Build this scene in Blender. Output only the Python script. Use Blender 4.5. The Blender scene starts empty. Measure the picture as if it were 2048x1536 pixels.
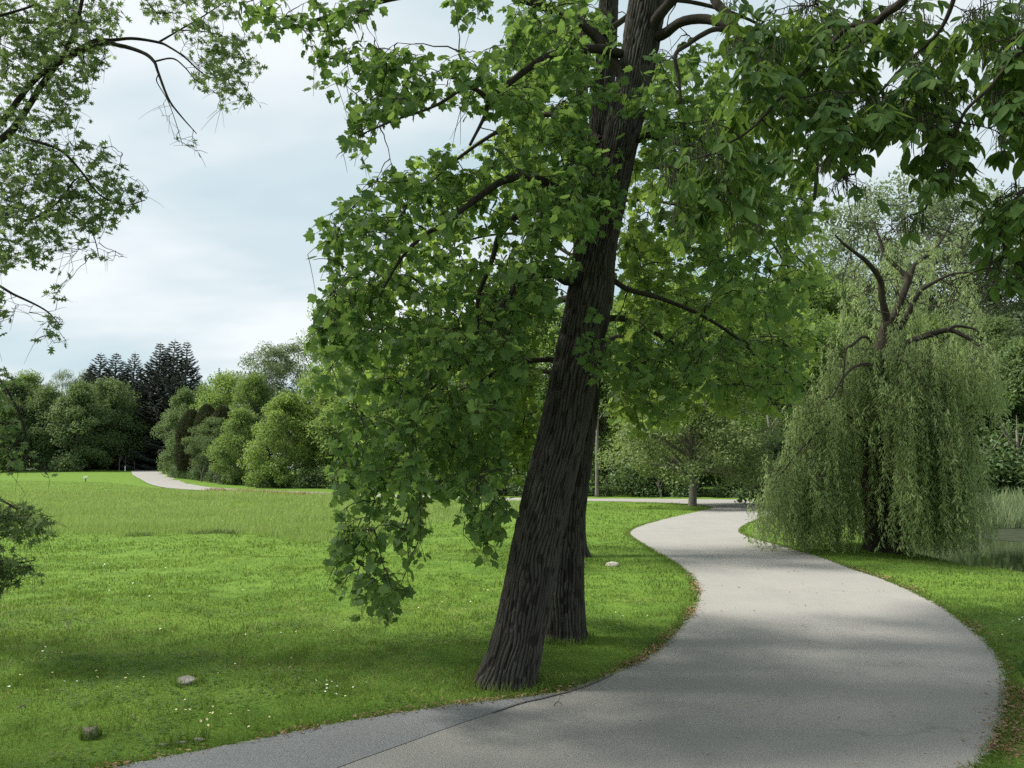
import bpy, math, random
import numpy as np
from mathutils import Vector
sc = bpy.context.scene
col = sc.collection
RS = np.random.RandomState
PI = math.pi

# ------------------------------------------------------------------ camera frame
F = 1540.0            # focal length in px of the 2048 px wide photograph (26 mm equivalent)
CAMH = 2.0
PITCH = math.atan(167 / F)
def ray(px, py):
    u = (np.asarray(px, float) - 1024) / F
    v = -(np.asarray(py, float) - 768) / F
    c, s = math.cos(PITCH), math.sin(PITCH)
    return u, c - s * v, s + c * v
def at(px, py, Y):
    dx, dy, dz = ray(px, py)
    t = np.asarray(Y, float) / dy
    return np.stack([dx * t, dy * t, CAMH + dz * t], -1)
def gnd(px, py, z=0.0):
    dx, dy, dz = ray(px, py)
    t = (z - CAMH) / dz
    return np.stack([dx * t, dy * t, np.zeros_like(dx * t) + z], -1)
def smooth(a, b, x):
    t = np.clip((np.asarray(x, float) - a) / (b - a), 0, 1)
    return t * t * (3 - 2 * t)
def nrm(v):
    return v / np.maximum(np.linalg.norm(v, axis=-1, keepdims=True), 1e-9)

# ------------------------------------------------------------------ noise
def vnoise(x, y, seed=0, px=None):
    """value noise; px = integer period in x"""
    x = np.asarray(x, float); y = np.asarray(y, float)
    T = RS(seed + 999).rand(256, 256)
    xi = np.floor(x).astype(int); yi = np.floor(y).astype(int)
    fx = x - xi; fy = y - yi
    fx = fx * fx * (3 - 2 * fx); fy = fy * fy * (3 - 2 * fy)
    def g(a, b):
        if px: a = a % px
        return T[a % 256, b % 256]
    return (g(xi, yi) * (1 - fx) + g(xi + 1, yi) * fx) * (1 - fy) + (g(xi, yi + 1) * (1 - fx) + g(xi + 1, yi + 1) * fx) * fy
def fbm(x, y, seed=0, o=3):
    s = 0; a = .5; f = 1
    for i in range(o):
        s = s + a * vnoise(x * f, y * f, seed + i * 17); a *= .5; f *= 2.03
    return s / (1 - .5 ** o)

# ------------------------------------------------------------------ mesh plumbing
def mesh(name, V, Fs, mat, parent=None, smooth_=False, rnd=None, me_only=False):
    V = np.asarray(V, np.float32)
    me = bpy.data.meshes.new(name)
    me.vertices.add(len(V)); me.vertices.foreach_set('co', V.ravel())
    idx = np.concatenate([np.asarray(f, np.int32).ravel() for f in Fs])
    tot = np.concatenate([np.full(len(f), np.asarray(f).shape[1], np.int32) for f in Fs])
    st = np.concatenate([[0], np.cumsum(tot)[:-1]]).astype(np.int32)
    me.loops.add(len(idx)); me.loops.foreach_set('vertex_index', idx)
    me.polygons.add(len(tot)); me.polygons.foreach_set('loop_start', st)
    me.update(calc_edges=True)
    if rnd is not None:
        a = me.attributes.new('rnd', 'FLOAT', 'POINT'); a.data.foreach_set('value', np.asarray(rnd, np.float32))
    if smooth_:
        me.polygons.foreach_set('use_smooth', np.ones(len(tot), bool))
    for m in (mat if isinstance(mat, (list, tuple)) else [mat]):
        me.materials.append(m)
    me.validate()
    if me_only: return me
    return link(name, me, parent)
def link(name, me, parent=None):
    o = bpy.data.objects.new(name, me); col.objects.link(o)
    if parent is not None: o.parent = parent
    return o
def tag(o, label=None, cat=None, group=None, kind=None):
    if label: o['label'] = label
    if cat: o['category'] = cat
    if group: o['group'] = group
    if kind: o['kind'] = kind
    return o
def empty(name, loc=(0, 0, 0), rz=0.0):
    o = bpy.data.objects.new(name, None); col.objects.link(o)
    o.location = tuple(float(v) for v in loc); o.rotation_euler = (0, 0, rz); o.empty_display_size = .3
    return o
def dup(root, loc, rz=0.0, sc_=(1, 1, 1)):
    r = root.copy(); col.objects.link(r)
    r.location = tuple(float(v) for v in loc); r.rotation_euler = (0, 0, rz); r.scale = sc_
    for ch in list(root.children):
        c = ch.copy(); col.objects.link(c); c.parent = r
    return r

class MB:
    def __init__(s): s.V = []; s.F = {}; s.R = []; s.n = 0
    def add(s, V, faces, rnd=None):
        V = np.asarray(V, float).reshape(-1, 3)
        for f in (faces if isinstance(faces, list) else [faces]):
            f = np.asarray(f); s.F.setdefault(f.shape[1], []).append(f + s.n)
        s.V.append(V); s.n += len(V)
        s.R.append(np.zeros(len(V)) + (0.5 if rnd is None else rnd))
    def build(s, name, mat, parent=None, smooth_=False, org=None, me_only=False):
        V = np.concatenate(s.V)
        if org is not None: V = V - np.asarray(org)
        return mesh(name, V, [np.concatenate(x) for x in s.F.values()], mat, parent, smooth_, np.concatenate(s.R), me_only)

def catmull(P, n):
    P = np.asarray(P, float)
    if len(P) == 2: return P[0] + (P[1] - P[0]) * np.linspace(0, 1, n)[:, None]
    Q = np.vstack([2 * P[0] - P[1], P, 2 * P[-1] - P[-2]])
    t = np.linspace(0, len(P) - 1 - 1e-9, n); i = t.astype(int); f = (t - i)[:, None]
    a, b, c, d = Q[i], Q[i + 1], Q[i + 2], Q[i + 3]
    return .5 * (2 * b + (c - a) * f + (2 * a - 5 * b + 4 * c - d) * f ** 2 + (3 * b - a - 3 * c + d) * f ** 3)
def tubes(P, R, k=5, caps=False):
    """P (N,m,3) polylines, R (N,m) radii -> verts, quads"""
    P = np.asarray(P, float); R = np.asarray(R, float); N, m, _ = P.shape
    T = np.empty_like(P); T[:, 1:-1] = P[:, 2:] - P[:, :-2]; T[:, 0] = P[:, 1] - P[:, 0]; T[:, -1] = P[:, -1] - P[:, -2]
    T = nrm(T)
    ref = np.zeros_like(T); mean = nrm(P[:, -1] - P[:, 0])
    up = np.where(np.abs(mean[:, 2:3]) > .8, np.array([[1., 0, 0]]), np.array([[0, 0, 1.]]))
    ref[:] = up[:, None, :]
    A = nrm(np.cross(T, ref)); B = np.cross(T, A)
    th = np.arange(k) * 2 * PI / k
    V = P[:, :, None, :] + R[:, :, None, None] * (A[:, :, None, :] * np.cos(th)[None, None, :, None] + B[:, :, None, :] * np.sin(th)[None, None, :, None])
    n_, i_, j_ = np.meshgrid(np.arange(N), np.arange(m - 1), np.arange(k), indexing='ij')
    b = n_ * m * k; j2 = (j_ + 1) % k
    q = np.stack([b + i_ * k + j_, b + i_ * k + j2, b + (i_ + 1) * k + j2, b + (i_ + 1) * k + j_], -1).reshape(-1, 4)
    return V.reshape(-1, 3), q
def stamp(tv, tf, pos, D, Nn, S, rnd):
    """place leaf template (tip along +y, normal +z) at pos with tip direction D, normal about Nn, size S"""
    tv = np.asarray(tv, float); tf = np.asarray(tf)
    D = nrm(D); X = nrm(np.cross(D, Nn)); Z = np.cross(X, D)
    S = np.broadcast_to(np.asarray(S, float), (len(pos),))
    zr = (RS(len(pos)).rand(len(pos)) * 3.0 - .6)[:, None, None]
    V = pos[:, None, :] + S[:, None, None] * (tv[None, :, 0:1] * X[:, None] + tv[None, :, 1:2] * D[:, None] + zr * tv[None, :, 2:3] * Z[:, None])
    Fc = (tf[None] + (np.arange(len(pos)) * len(tv))[:, None, None]).reshape(-1, tf.shape[1])
    return V.reshape(-1, 3), Fc, np.repeat(rnd, len(tv))
def inpoly(px, py, poly):
    poly = np.asarray(poly, float); r = np.zeros(len(px), bool); j = len(poly) - 1
    for i in range(len(poly)):
        xi, yi = poly[i]; xj, yj = poly[j]
        c = ((yi > py) != (yj > py)) & (px < (xj - xi) * (py - yi) / (yj - yi + 1e-12) + xi)
        r ^= c; j = i
    return r
def sample_poly(rng, poly, n):
    poly = np.asarray(poly, float); lo, hi = poly.min(0), poly.max(0); out = []
    while sum(map(len, out)) < n:
        p = lo + rng.rand(4 * n + 20, 2) * (hi - lo); out.append(p[inpoly(p[:, 0], p[:, 1], poly)])
    return np.concatenate(out)[:n]

# ------------------------------------------------------------------ materials
def newmat(name):
    m = bpy.data.materials.new(name); m.use_nodes = True; nt = m.node_tree; nt.nodes.clear()
    return m, nt, nt.nodes, nt.links
def N_(nt, typ, **kw):
    n = nt.nodes.new(typ)
    for k, v in kw.items():
        if hasattr(n, k) and k not in n.inputs: setattr(n, k, v)
        else: n.inputs[k].default_value = v
    return n
def ramp(nt, fac, stops):
    r = nt.nodes.new('ShaderNodeValToRGB'); e = r.color_ramp.elements
    while len(e) < len(stops): e.new(.5)
    for el, (p, c) in zip(e, stops): el.position = p; el.color = (*c, 1) if len(c) == 3 else c
    nt.links.new(fac, r.inputs[0]); return r
def mixc(nt, fac, a, b, blend='MIX'):
    m = nt.nodes.new('ShaderNodeMix'); m.data_type = 'RGBA'; m.blend_type = blend
    for s, v in ((m.inputs[0], fac), (m.inputs[6], a), (m.inputs[7], b)):
        if hasattr(v, 'is_linked') or isinstance(v, bpy.types.NodeSocket): nt.links.new(v, s)
        elif isinstance(v, (int, float)): s.default_value = v
        else: s.default_value = (*v, 1)
    return m.outputs[2]
def leafmat(name, c1, c2, tc, tf=.42, rough=.65, spec=.12, objvar=0.0):
    m, nt, nd, lk = newmat(name)
    a = N_(nt, 'ShaderNodeAttribute', attribute_name='rnd')
    c = mixc(nt, a.outputs['Fac'], c1, c2)
    if objvar:
        oi = N_(nt, 'ShaderNodeObjectInfo')
        h = N_(nt, 'ShaderNodeHueSaturation')
        mr = N_(nt, 'ShaderNodeMapRange'); mr.inputs[3].default_value = 1 - objvar; mr.inputs[4].default_value = 1 + objvar
        lk.new(oi.outputs['Random'], mr.inputs[0]); lk.new(mr.outputs[0], h.inputs['Value']); lk.new(c, h.inputs['Color']); c = h.outputs[0]
    p = N_(nt, 'ShaderNodeBsdfPrincipled', Roughness=rough); p.inputs['Specular IOR Level'].default_value = spec
    lk.new(c, p.inputs['Base Color'])
    t = N_(nt, 'ShaderNodeBsdfTranslucent')
    tcol = mixc(nt, .5, c, tc)
    lk.new(tcol, t.inputs[0])
    ms = N_(nt, 'ShaderNodeMixShader'); ms.inputs[0].default_value = tf
    lk.new(p.outputs[0], ms.inputs[1]); lk.new(t.outputs[0], ms.inputs[2])
    o = N_(nt, 'ShaderNodeOutputMaterial'); lk.new(ms.outputs[0], o.inputs[0])
    return m
def barkmat(name, c1, c2, scale=9.0, stretch=.18, bump=.5, ridge=None):
    m, nt, nd, lk = newmat(name)
    tc = N_(nt, 'ShaderNodeTexCoord'); mp = N_(nt, 'ShaderNodeMapping'); mp.inputs['Scale'].default_value = (1, 1, stretch)
    lk.new(tc.outputs['Object'], mp.inputs[0])
    n1 = N_(nt, 'ShaderNodeTexNoise', Scale=scale, Detail=6.0, Roughness=.65); lk.new(mp.outputs[0], n1.inputs['Vector'])
    n2 = N_(nt, 'ShaderNodeTexNoise', Scale=scale * 7, Detail=4.0, Roughness=.6); lk.new(mp.outputs[0], n2.inputs['Vector'])
    n3 = N_(nt, 'ShaderNodeTexNoise', Scale=1.7, Detail=3.0); lk.new(tc.outputs['Object'], n3.inputs['Vector'])
    c = ramp(nt, n1.outputs[0], [(.3, c1), (.72, c2)]).outputs[0]
    c = mixc(nt, ramp(nt, n3.outputs[0], [(.45, (0, 0, 0)), (.7, (.35, .35, .35))]).outputs[0], c, (c2[0] * .8, c2[1] * 1.0, c2[2] * .75))
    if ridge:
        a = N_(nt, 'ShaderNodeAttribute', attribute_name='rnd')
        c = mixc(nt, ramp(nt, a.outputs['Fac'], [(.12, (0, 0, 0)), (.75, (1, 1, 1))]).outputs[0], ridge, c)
    b = N_(nt, 'ShaderNodeBump', Strength=bump, Distance=.02)
    ad = N_(nt, 'ShaderNodeMath', operation='ADD'); lk.new(n1.outputs[0], ad.inputs[0]); lk.new(n2.outputs[0], ad.inputs[1]); lk.new(ad.outputs[0], b.inputs['Height'])
    p = N_(nt, 'ShaderNodeBsdfPrincipled', Roughness=.9); p.inputs['Specular IOR Level'].default_value = .15
    lk.new(c, p.inputs['Base Color']); lk.new(b.outputs[0], p.inputs['Normal'])
    o = N_(nt, 'ShaderNodeOutputMaterial'); lk.new(p.outputs[0], o.inputs[0])
    return m
def plain(name, c, rough=.8, spec=.2, noise=0.0, scale=8.0, attr=None):
    m, nt, nd, lk = newmat(name)
    p = N_(nt, 'ShaderNodeBsdfPrincipled', Roughness=rough); p.inputs['Specular IOR Level'].default_value = spec
    tc = N_(nt, 'ShaderNodeTexCoord'); n = N_(nt, 'ShaderNodeTexNoise', Scale=scale, Detail=5.0); lk.new(tc.outputs['Object'], n.inputs['Vector'])
    lo = tuple(x * (1 - noise) for x in c); hi = tuple(x * (1 + noise) for x in c)
    cc = ramp(nt, n.outputs[0], [(.3, lo), (.7, hi)]).outputs[0]
    if attr:
        a = N_(nt, 'ShaderNodeAttribute', attribute_name='rnd'); cc = mixc(nt, a.outputs['Fac'], cc, attr)
    lk.new(cc, p.inputs['Base Color'])
    o = N_(nt, 'ShaderNodeOutputMaterial'); lk.new(p.outputs[0], o.inputs[0])
    return m

M = {}
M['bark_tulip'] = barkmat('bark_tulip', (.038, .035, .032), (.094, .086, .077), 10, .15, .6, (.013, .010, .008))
M['bark_limb'] = barkmat('bark_limb', (.02, .017, .014), (.055, .046, .038), 12, .3, .5)
M['bark_grey'] = barkmat('bark_grey', (.09, .082, .072), (.24, .215, .185), 8, .2, .5)
M['bark_willow'] = barkmat('bark_willow', (.018, .016, .013), (.06, .05, .04), 9, .2, .7)
M['twig_willow'] = plain('twig_willow', (.045, .04, .026), .8, .2, .3)
M['twig'] = plain('twig', (.07, .06, .045), .8, .2, .3)
M['leaf_tulip'] = leafmat('leaf_tulip', (.074, .15, .052), (.145, .24, .066), (.28, .42, .07), .56, .55, .25)
M['leaf_tulip_yellow'] = leafmat('leaf_tulip_yellow', (.085, .155, .044), (.165, .26, .062), (.33, .45, .06), .57, .55, .25)  # yellower, slightly brighter leaf green for the two back tulip trees
M['leaf_hickory'] = leafmat('leaf_hickory', (.046, .10, .034), (.10, .17, .045), (.24, .36, .045), .5, .55, .15)
M['leaf_oak'] = leafmat('leaf_oak', (.07, .128, .06), (.145, .20, .08), (.25, .36, .09), .5, .55, .25)
M['leaf_willow'] = leafmat('leaf_willow', (.205, .285, .12), (.365, .455, .195), (.41, .51, .17), .56, .55, .3)
M['leaf_hawthorn'] = leafmat('leaf_hawthorn', (.11, .165, .062), (.23, .285, .105), (.28, .36, .09), .45, .55, .3)
M['leaf_mid'] = leafmat('leaf_mid', (.095, .17, .05), (.19, .285, .08), (.30, .42, .07), .5, .55, .3, .15)
M['leaf_bright'] = leafmat('leaf_bright', (.115, .19, .05), (.21, .30, .075), (.30, .41, .06), .48, .55, .3, .12)
M['leaf_pale'] = leafmat('leaf_pale', (.12, .17, .09), (.21, .27, .14), (.25, .33, .12), .42, .55, .3, .1)
M['leaf_dark'] = leafmat('leaf_dark', (.072, .125, .052), (.14, .20, .08), (.22, .30, .07), .42, .6, .25, .15)
M['needle_spruce'] = leafmat('needle_spruce', (.030, .046, .036), (.062, .08, .058), (.05, .07, .04), .12, .7, .2, .15)
M['leaf_thuja'] = leafmat('leaf_thuja', (.045, .058, .026), (.09, .10, .045), (.08, .1, .04), .15, .7, .2, .1)
M['leaf_shrub'] = leafmat('leaf_shrub', (.05, .10, .04), (.12, .18, .07), (.18, .26, .06), .36, .55, .3, .18)
M['reed'] = leafmat('reed', (.11, .18, .085), (.27, .31, .16), (.22, .3, .1), .35, .6, .3)
M['catkin'] = plain('catkin', (.05, .06, .03), .8, .2, .2)
M['stone'] = plain('stone', (.23, .215, .195), .85, .2, .35, 14)
M['stone_white'] = plain('stone_white', (.44, .41, .37), .8, .2, .15, 14)
M['wood_old'] = barkmat('wood_old', (.10, .088, .07), (.27, .24, .20), 14, .3, .5)
M['paint_white'] = plain('paint_white', (.7, .7, .68), .5, .3, .05)
M['flower'] = plain('flower', (.75, .74, .66), .6, .2, .05, 8, (.75, .55, .06))
M['litter'] = plain('litter', (.17, .085, .045), .9, .1, .4, 30, (.34, .25, .15))

def grass_blade_mat(name, c1, c2, tc, tf=.38):
    return leafmat(name, c1, c2, tc, tf, .5, .25)
M['blade'] = grass_blade_mat('blade', (.082, .15, .027), (.20, .272, .066), (.24, .37, .04))
M['meadow_blade'] = grass_blade_mat('meadow_blade', (.17, .26, .065), (.33, .41, .14), (.33, .44, .09))
M['sorrel'] = plain('sorrel', (.36, .24, .10), .8, .2, .3)

def ground_mat():
    m, nt, nd, lk = newmat('ground_grass')
    tc = N_(nt, 'ShaderNodeTexCoord')
    def noise(s, d=4.0, r=.6):
        n = N_(nt, 'ShaderNodeTexNoise', Scale=s, Detail=d, Roughness=r); lk.new(tc.outputs['Object'], n.inputs['Vector']); return n.outputs[0]
    a = ramp(nt, noise(2.2), [(.3, (.062, .125, .018)), (.52, (.115, .205, .03)), (.75, (.17, .26, .045))]).outputs[0]
    c = mixc(nt, ramp(nt, noise(.35), [(.4, (0, 0, 0)), (.7, (.5, .5, .5))]).outputs[0], a, (.15, .225, .03))
    c = mixc(nt, ramp(nt, noise(26, 3), [(.4, (0, 0, 0)), (.75, (.55, .55, .55))]).outputs[0], c, (.05, .10, .016))
    c = mixc(nt, ramp(nt, noise(.9, 5), [(.66, (0, 0, 0)), (.78, (.6, .6, .6))]).outputs[0], c, (.13, .105, .05))
    b = N_(nt, 'ShaderNodeBump', Strength=.8, Distance=.05); lk.new(noise(14, 6, .7), b.inputs['Height'])
    p = N_(nt, 'ShaderNodeBsdfPrincipled', Roughness=.9); p.inputs['Specular IOR Level'].default_value = .1
    lk.new(c, p.inputs['Base Color']); lk.new(b.outputs[0], p.inputs['Normal'])
    o = N_(nt, 'ShaderNodeOutputMaterial'); lk.new(p.outputs[0], o.inputs[0]); return m
M['ground'] = ground_mat()
def asphalt(name, base, warm, crack=.5, bluish=False):
    m, nt, nd, lk = newmat(name)
    tc = N_(nt, 'ShaderNodeTexCoord')
    def noise(s, d=4.0, r=.6, st=None, dist=0.0):
        n = N_(nt, 'ShaderNodeTexNoise', Scale=s, Detail=d, Roughness=r, Distortion=dist)
        if st:
            mp = N_(nt, 'ShaderNodeMapping'); mp.inputs['Scale'].default_value = st; mp.inputs['Rotation'].default_value = (0, 0, .15)
            lk.new(tc.outputs['Object'], mp.inputs[0]); lk.new(mp.outputs[0], n.inputs['Vector'])
        else: lk.new(tc.outputs['Object'], n.inputs['Vector'])
        return n.outputs[0]
    s1 = ramp(nt, noise(75, 3, .75), [(.33, tuple(x * .66 for x in base)), (.5, base), (.72, tuple(min(1, x * 1.32) for x in base))]).outputs[0]
    c = mixc(nt, ramp(nt, noise(.8, 5, .6), [(.42, (0, 0, 0)), (.7, (.4, .4, .4))]).outputs[0], s1, warm)
    c = mixc(nt, ramp(nt, noise(1.5, 6, .65, (1, .22, 1)), [(.5, (0, 0, 0)), (.75, (.20, .20, .20))]).outputs[0], c, tuple(x * .62 for x in base))
    c = mixc(nt, ramp(nt, noise(3, 5, .7, (.25, 1.6, 1), .6), [(.58, (0, 0, 0)), (.72, (.15, .15, .15))]).outputs[0], c, tuple(x * .55 for x in base))
    vo = N_(nt, 'ShaderNodeTexVoronoi', feature='DISTANCE_TO_EDGE', Scale=.42); wv = N_(nt, 'ShaderNodeTexNoise', Scale=1.6, Detail=5.0); lk.new(tc.outputs['Object'], wv.inputs['Vector'])
    wm = N_(nt, 'ShaderNodeVectorMath', operation='SCALE'); wm.inputs['Scale'].default_value = .9; lk.new(wv.outputs['Color'], wm.inputs[0]); wa = N_(nt, 'ShaderNodeVectorMath', operation='ADD'); lk.new(tc.outputs['Object'], wa.inputs[0]); lk.new(wm.outputs[0], wa.inputs[1]); lk.new(wa.outputs[0], vo.inputs['Vector'])
    cr = ramp(nt, vo.outputs['Distance'], [(.0, (1, 1, 1)), (.010, (0, 0, 0))]).outputs[0]; cm_ = ramp(nt, noise(.5, 3), [(.5, (0, 0, 0)), (.66, (.38, .38, .38))]).outputs[0]
    cf = mixc(nt, 1.0, cr, cm_, 'MULTIPLY'); c = mixc(nt, cf, c, tuple(x * .38 for x in base))
    sp = ramp(nt, noise(160, 1, .5), [(.74, (0, 0, 0)), (.80, (.8, .8, .8))]).outputs[0]
    c = mixc(nt, sp, c, (.62, .6, .55))
    b = N_(nt, 'ShaderNodeBump', Strength=.5, Distance=.006); lk.new(noise(95, 3, .7), b.inputs['Height'])
    p = N_(nt, 'ShaderNodeBsdfPrincipled', Roughness=.85); p.inputs['Specular IOR Level'].default_value = .25
    lk.new(c, p.inputs['Base Color']); lk.new(b.outputs[0], p.inputs['Normal'])
    o = N_(nt, 'ShaderNodeOutputMaterial'); lk.new(p.outputs[0], o.inputs[0]); return m
M['asphalt'] = asphalt('asphalt', (.262, .252, .236), (.325, .306, .278))
M['asphalt_new'] = asphalt('asphalt_new', (.195, .20, .205), (.212, .214, .215))
def water_mat():
    m, nt, nd, lk = newmat('pond_water')
    tc = N_(nt, 'ShaderNodeTexCoord'); n = N_(nt, 'ShaderNodeTexNoise', Scale=2.5, Detail=3.0); lk.new(tc.outputs['Object'], n.inputs['Vector'])
    b = N_(nt, 'ShaderNodeBump', Strength=.04, Distance=.05); lk.new(n.outputs[0], b.inputs['Height'])
    p = N_(nt, 'ShaderNodeBsdfPrincipled', Roughness=.04); p.inputs['Base Color'].default_value = (.012, .016, .009, 1); p.inputs['IOR'].default_value = 1.33
    lk.new(b.outputs[0], p.inputs['Normal'])
    o = N_(nt, 'ShaderNodeOutputMaterial'); lk.new(p.outputs[0], o.inputs[0]); return m
M['water'] = water_mat()
M['algae'] = plain('algae', (.036, .045, .026), .7, .05, .35, 3)

# ------------------------------------------------------------------ roads and terrain
L_px = [(60, 1580), (220, 1536), (500, 1481), (700, 1441), (900, 1410), (1090, 1388), (1200, 1355), (1290, 1315), (1345, 1270), (1382, 1228), (1396, 1190),
        (1385, 1155), (1350, 1125), (1300, 1096), (1264, 1074), (1258, 1065), (1272, 1055), (1310, 1043), (1360, 1031), (1400, 1022), (1420, 1017.5), (1425, 1014),
        (1405, 1010.5), (1370, 1007.5), (1290, 1004), (1170, 1001.5)]
R_px = [(1900, 1600), (1950, 1536), (1985, 1490), (2005, 1430), (2011, 1380), (2006, 1335), (1978, 1290), (1930, 1248), (1880, 1212), (1820, 1181), (1760, 1156), (1700, 1136),
        (1640, 1114), (1560, 1091), (1502, 1075), (1480, 1063), (1490, 1050), (1525, 1034), (1555, 1018), (1560, 1008), (1530, 1000), (1300, 997.5), (1170, 997)]
Lw = gnd(*np.array(L_px).T)[:, :2]; Rw = gnd(*np.array(R_px).T)[:, :2]
Lw = np.vstack([[(-12, 1.2), (-7, 2.4)], Lw]); Rw = np.vstack([[(-12, -3.0), (-4, -2.2), (0.2, .2), (2.0, 2.2)], Rw])
far_c = np.array([(2, 48.0), (-5, 51.5), (-14, 59), (-24, 68), (-31.5, 76), (-36.9, 84), (-43.2, 95), (-51, 109), (-59, 125), (-66, 138), (-78, 150)])
far_w = np.array([4.6, 4.3, 4.0, 4.0, 4.0, 4.0, 4.1, 4.2, 4.4, 4.4, 4.4])
fc = catmull(far_c, 80); fw = np.interp(np.linspace(0, 1, 80), np.linspace(0, 1, len(far_w)), far_w)
ft = np.gradient(fc, axis=0); ft = nrm(ft); fnm = np.stack([-ft[:, 1], ft[:, 0]], -1)
farA = fc + fnm * fw[:, None] / 2     # near/left side
farB = fc - fnm * fw[:, None] / 2
# left lawn side is on the +normal side? pick by y
if farA[0, 1] > farB[0, 1]: farA, farB = farB, farA
Lall = np.vstack([catmull(Lw, 220), farA[2:]]); Rall = np.vstack([catmull(Rw, 220), farB[2:]])
road_poly = np.vstack([Lall, Rall[::-1]])
near_road = np.vstack([catmull(Lw, 220), catmull(Rw, 220)[::-1]])

pond_c = np.array([(10.6, 20.5), (10.5, 18.6), (10.85, 16.4), (11.5, 14.4), (13, 12.6), (17, 11.4), (24, 13), (29, 20), (29, 31), (21, 31), (16.5, 29.2), (13.2, 26.6), (11.2, 23.5)])
pond = catmull(np.vstack([pond_c, pond_c[:1]]), 90)[:-1]
def seg_dist(P, poly, closed=True):
    A = poly; B = np.roll(poly, -1, 0) if closed else None
    if not closed: A, B = poly[:-1], poly[1:]
    d = np.full(len(P), 1e9)
    for a, b in zip(A, B):
        ab = b - a; t = np.clip(((P - a) @ ab) / max(ab @ ab, 1e-9), 0, 1)
        d = np.minimum(d, np.linalg.norm(P - a - t[:, None] * ab, axis=1))
    return d
def pond_sd(P):
    d = seg_dist(P, pond); return np.where(inpoly(P[:, 0], P[:, 1], pond), -d, d)
def road_sd(P):
    d = seg_dist(P, road_poly[::2]); return np.where(inpoly(P[:, 0], P[:, 1], road_poly), -d, d)
def base_h(x, y):
    hill = np.interp(y, [70, 76, 84, 95, 110, 125, 140, 170, 300], [0, .03, .2, .58, 1.05, 1.45, 1.65, 1.3, -2.0])
    return hill * smooth(-10, -32, x)
def terrain(x, y, full=True):
    x = np.asarray(x, float).ravel(); y = np.asarray(y, float).ravel()
    P = np.stack([x, y], -1); z = base_h(x, y)
    rd = road_sd(P)
    und = (fbm(x * .35, y * .35, 5) - .5) * .22 + (fbm(x * 1.3, y * 1.3, 8) - .5) * .07
    z = z + und * smooth(.1, 1.8, rd) * smooth(90, 40, y)
    pd = pond_sd(P)
    z = z - .95 * smooth(.9, -1.6, pd) - .10 * smooth(3.0, .3, pd)
    z = z - .035 * smooth(.25, -.15, rd)
    return z
def lines(segs):
    out = []
    for a, b, s in segs: out.append(np.arange(a, b, s))
    return np.unique(np.round(np.concatenate(out), 4))
gx = np.concatenate([-np.geomspace(420, 40, 24), lines([(-38, -14, 1.2), (-14, 16, .22), (16, 32, .5)]), np.geomspace(33, 420, 24)])
gy = np.concatenate([[-120, -60, -30, -15, -8], lines([(-4, 30, .22), (30, 56, .5), (56, 150, 2.0)]), np.geomspace(152, 700, 16)])
XX, YY = np.meshgrid(gx, gy, indexing='ij'); Z = terrain(XX, YY).reshape(XX.shape)
nx, ny = XX.shape
ii, jj = np.meshgrid(np.arange(nx - 1), np.arange(ny - 1), indexing='ij')
q = np.stack([ii * ny + jj, (ii + 1) * ny + jj, (ii + 1) * ny + jj + 1, ii * ny + jj + 1], -1).reshape(-1, 4)
g = mesh('lawn', np.stack([XX, YY, Z], -1).reshape(-1, 3), [q], M['ground'], smooth_=True)
tag(g, 'mown green park lawn rising to a low hill on the far left', 'lawn', kind='structure')

# ---- road: near part triangulated flat, far part a strip following the hill
import bmesh
def poly_mesh(name, P2, z, mat, cut=0):
    bm = bmesh.new(); vs = [bm.verts.new((float(x), float(y), float(z))) for x, y in P2]
    f = bm.faces.new(vs); bm.normal_update()
    if f.normal.z < 0: f.normal_flip()
    bmesh.ops.triangulate(bm, faces=[f]); me = bpy.data.meshes.new(name); bm.to_mesh(me); bm.free()
    me.materials.append(mat); return me
rngE = RS(3)
def ragged(P, amp, seed):
    n = fbm(np.arange(len(P)) * .9, np.zeros(len(P)) + 3.3, seed, 3) - .5
    t = nrm(np.gradient(P, axis=0)); return P + np.stack([-t[:, 1], t[:, 0]], -1) * (n * amp)[:, None]
Ln = ragged(catmull(Lw, 900), .13, 2); Rn = ragged(catmull(Rw, 900), .15, 7)
me = poly_mesh('road', np.vstack([Ln, Rn[::-1]]), 0.0, M['asphalt'])
bm = bmesh.new(); bm.from_mesh(me)
zf = base_h(fc[:, 0], fc[:, 1]) + .01
zf[:3] = 0.0
ra = [bm.verts.new((*a, z)) for a, z in zip(farA, zf)]; rb = [bm.verts.new((*b, z)) for b, z in zip(farB, zf)]
for i in range(len(ra) - 1):
    f = bm.faces.new((ra[i], rb[i], rb[i + 1], ra[i + 1])); f.normal_update()
    if f.normal.z < 0: f.normal_flip()
for a, b in ((Ln[-1], ra[0]), (Rn[-1], rb[0])): pass
e0 = [bm.verts.new((*Ln[-1], 0)), bm.verts.new((*Rn[-1], 0))]
f = bm.faces.new((e0[0], e0[1], rb[0], ra[0])); f.normal_update()
if f.normal.z < 0: f.normal_flip()
bm.to_mesh(me); bm.free()
tag(link('road', me), 'pale grey asphalt lane curving through the park', 'road', kind='structure')
pp = [(-40, 1600), (220, 1538), (500, 1483), (700, 1443), (900, 1412), (1085, 1390.5), (1140, 1383), (1095, 1395), (1040, 1408), (985, 1426), (905, 1453), (800, 1491), (675, 1536), (520, 1600)]
pw = gnd(*np.array(pp).T)[:, :2]
pw = np.vstack([catmull(pw[:7], 60), catmull(pw[6:], 60)[1:]])
tag(link('road_patch', poly_mesh('road_patch', pw, .004, M['asphalt_new'])), 'darker bluish asphalt patch along the near left road edge', 'road patch', kind='structure')
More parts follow.
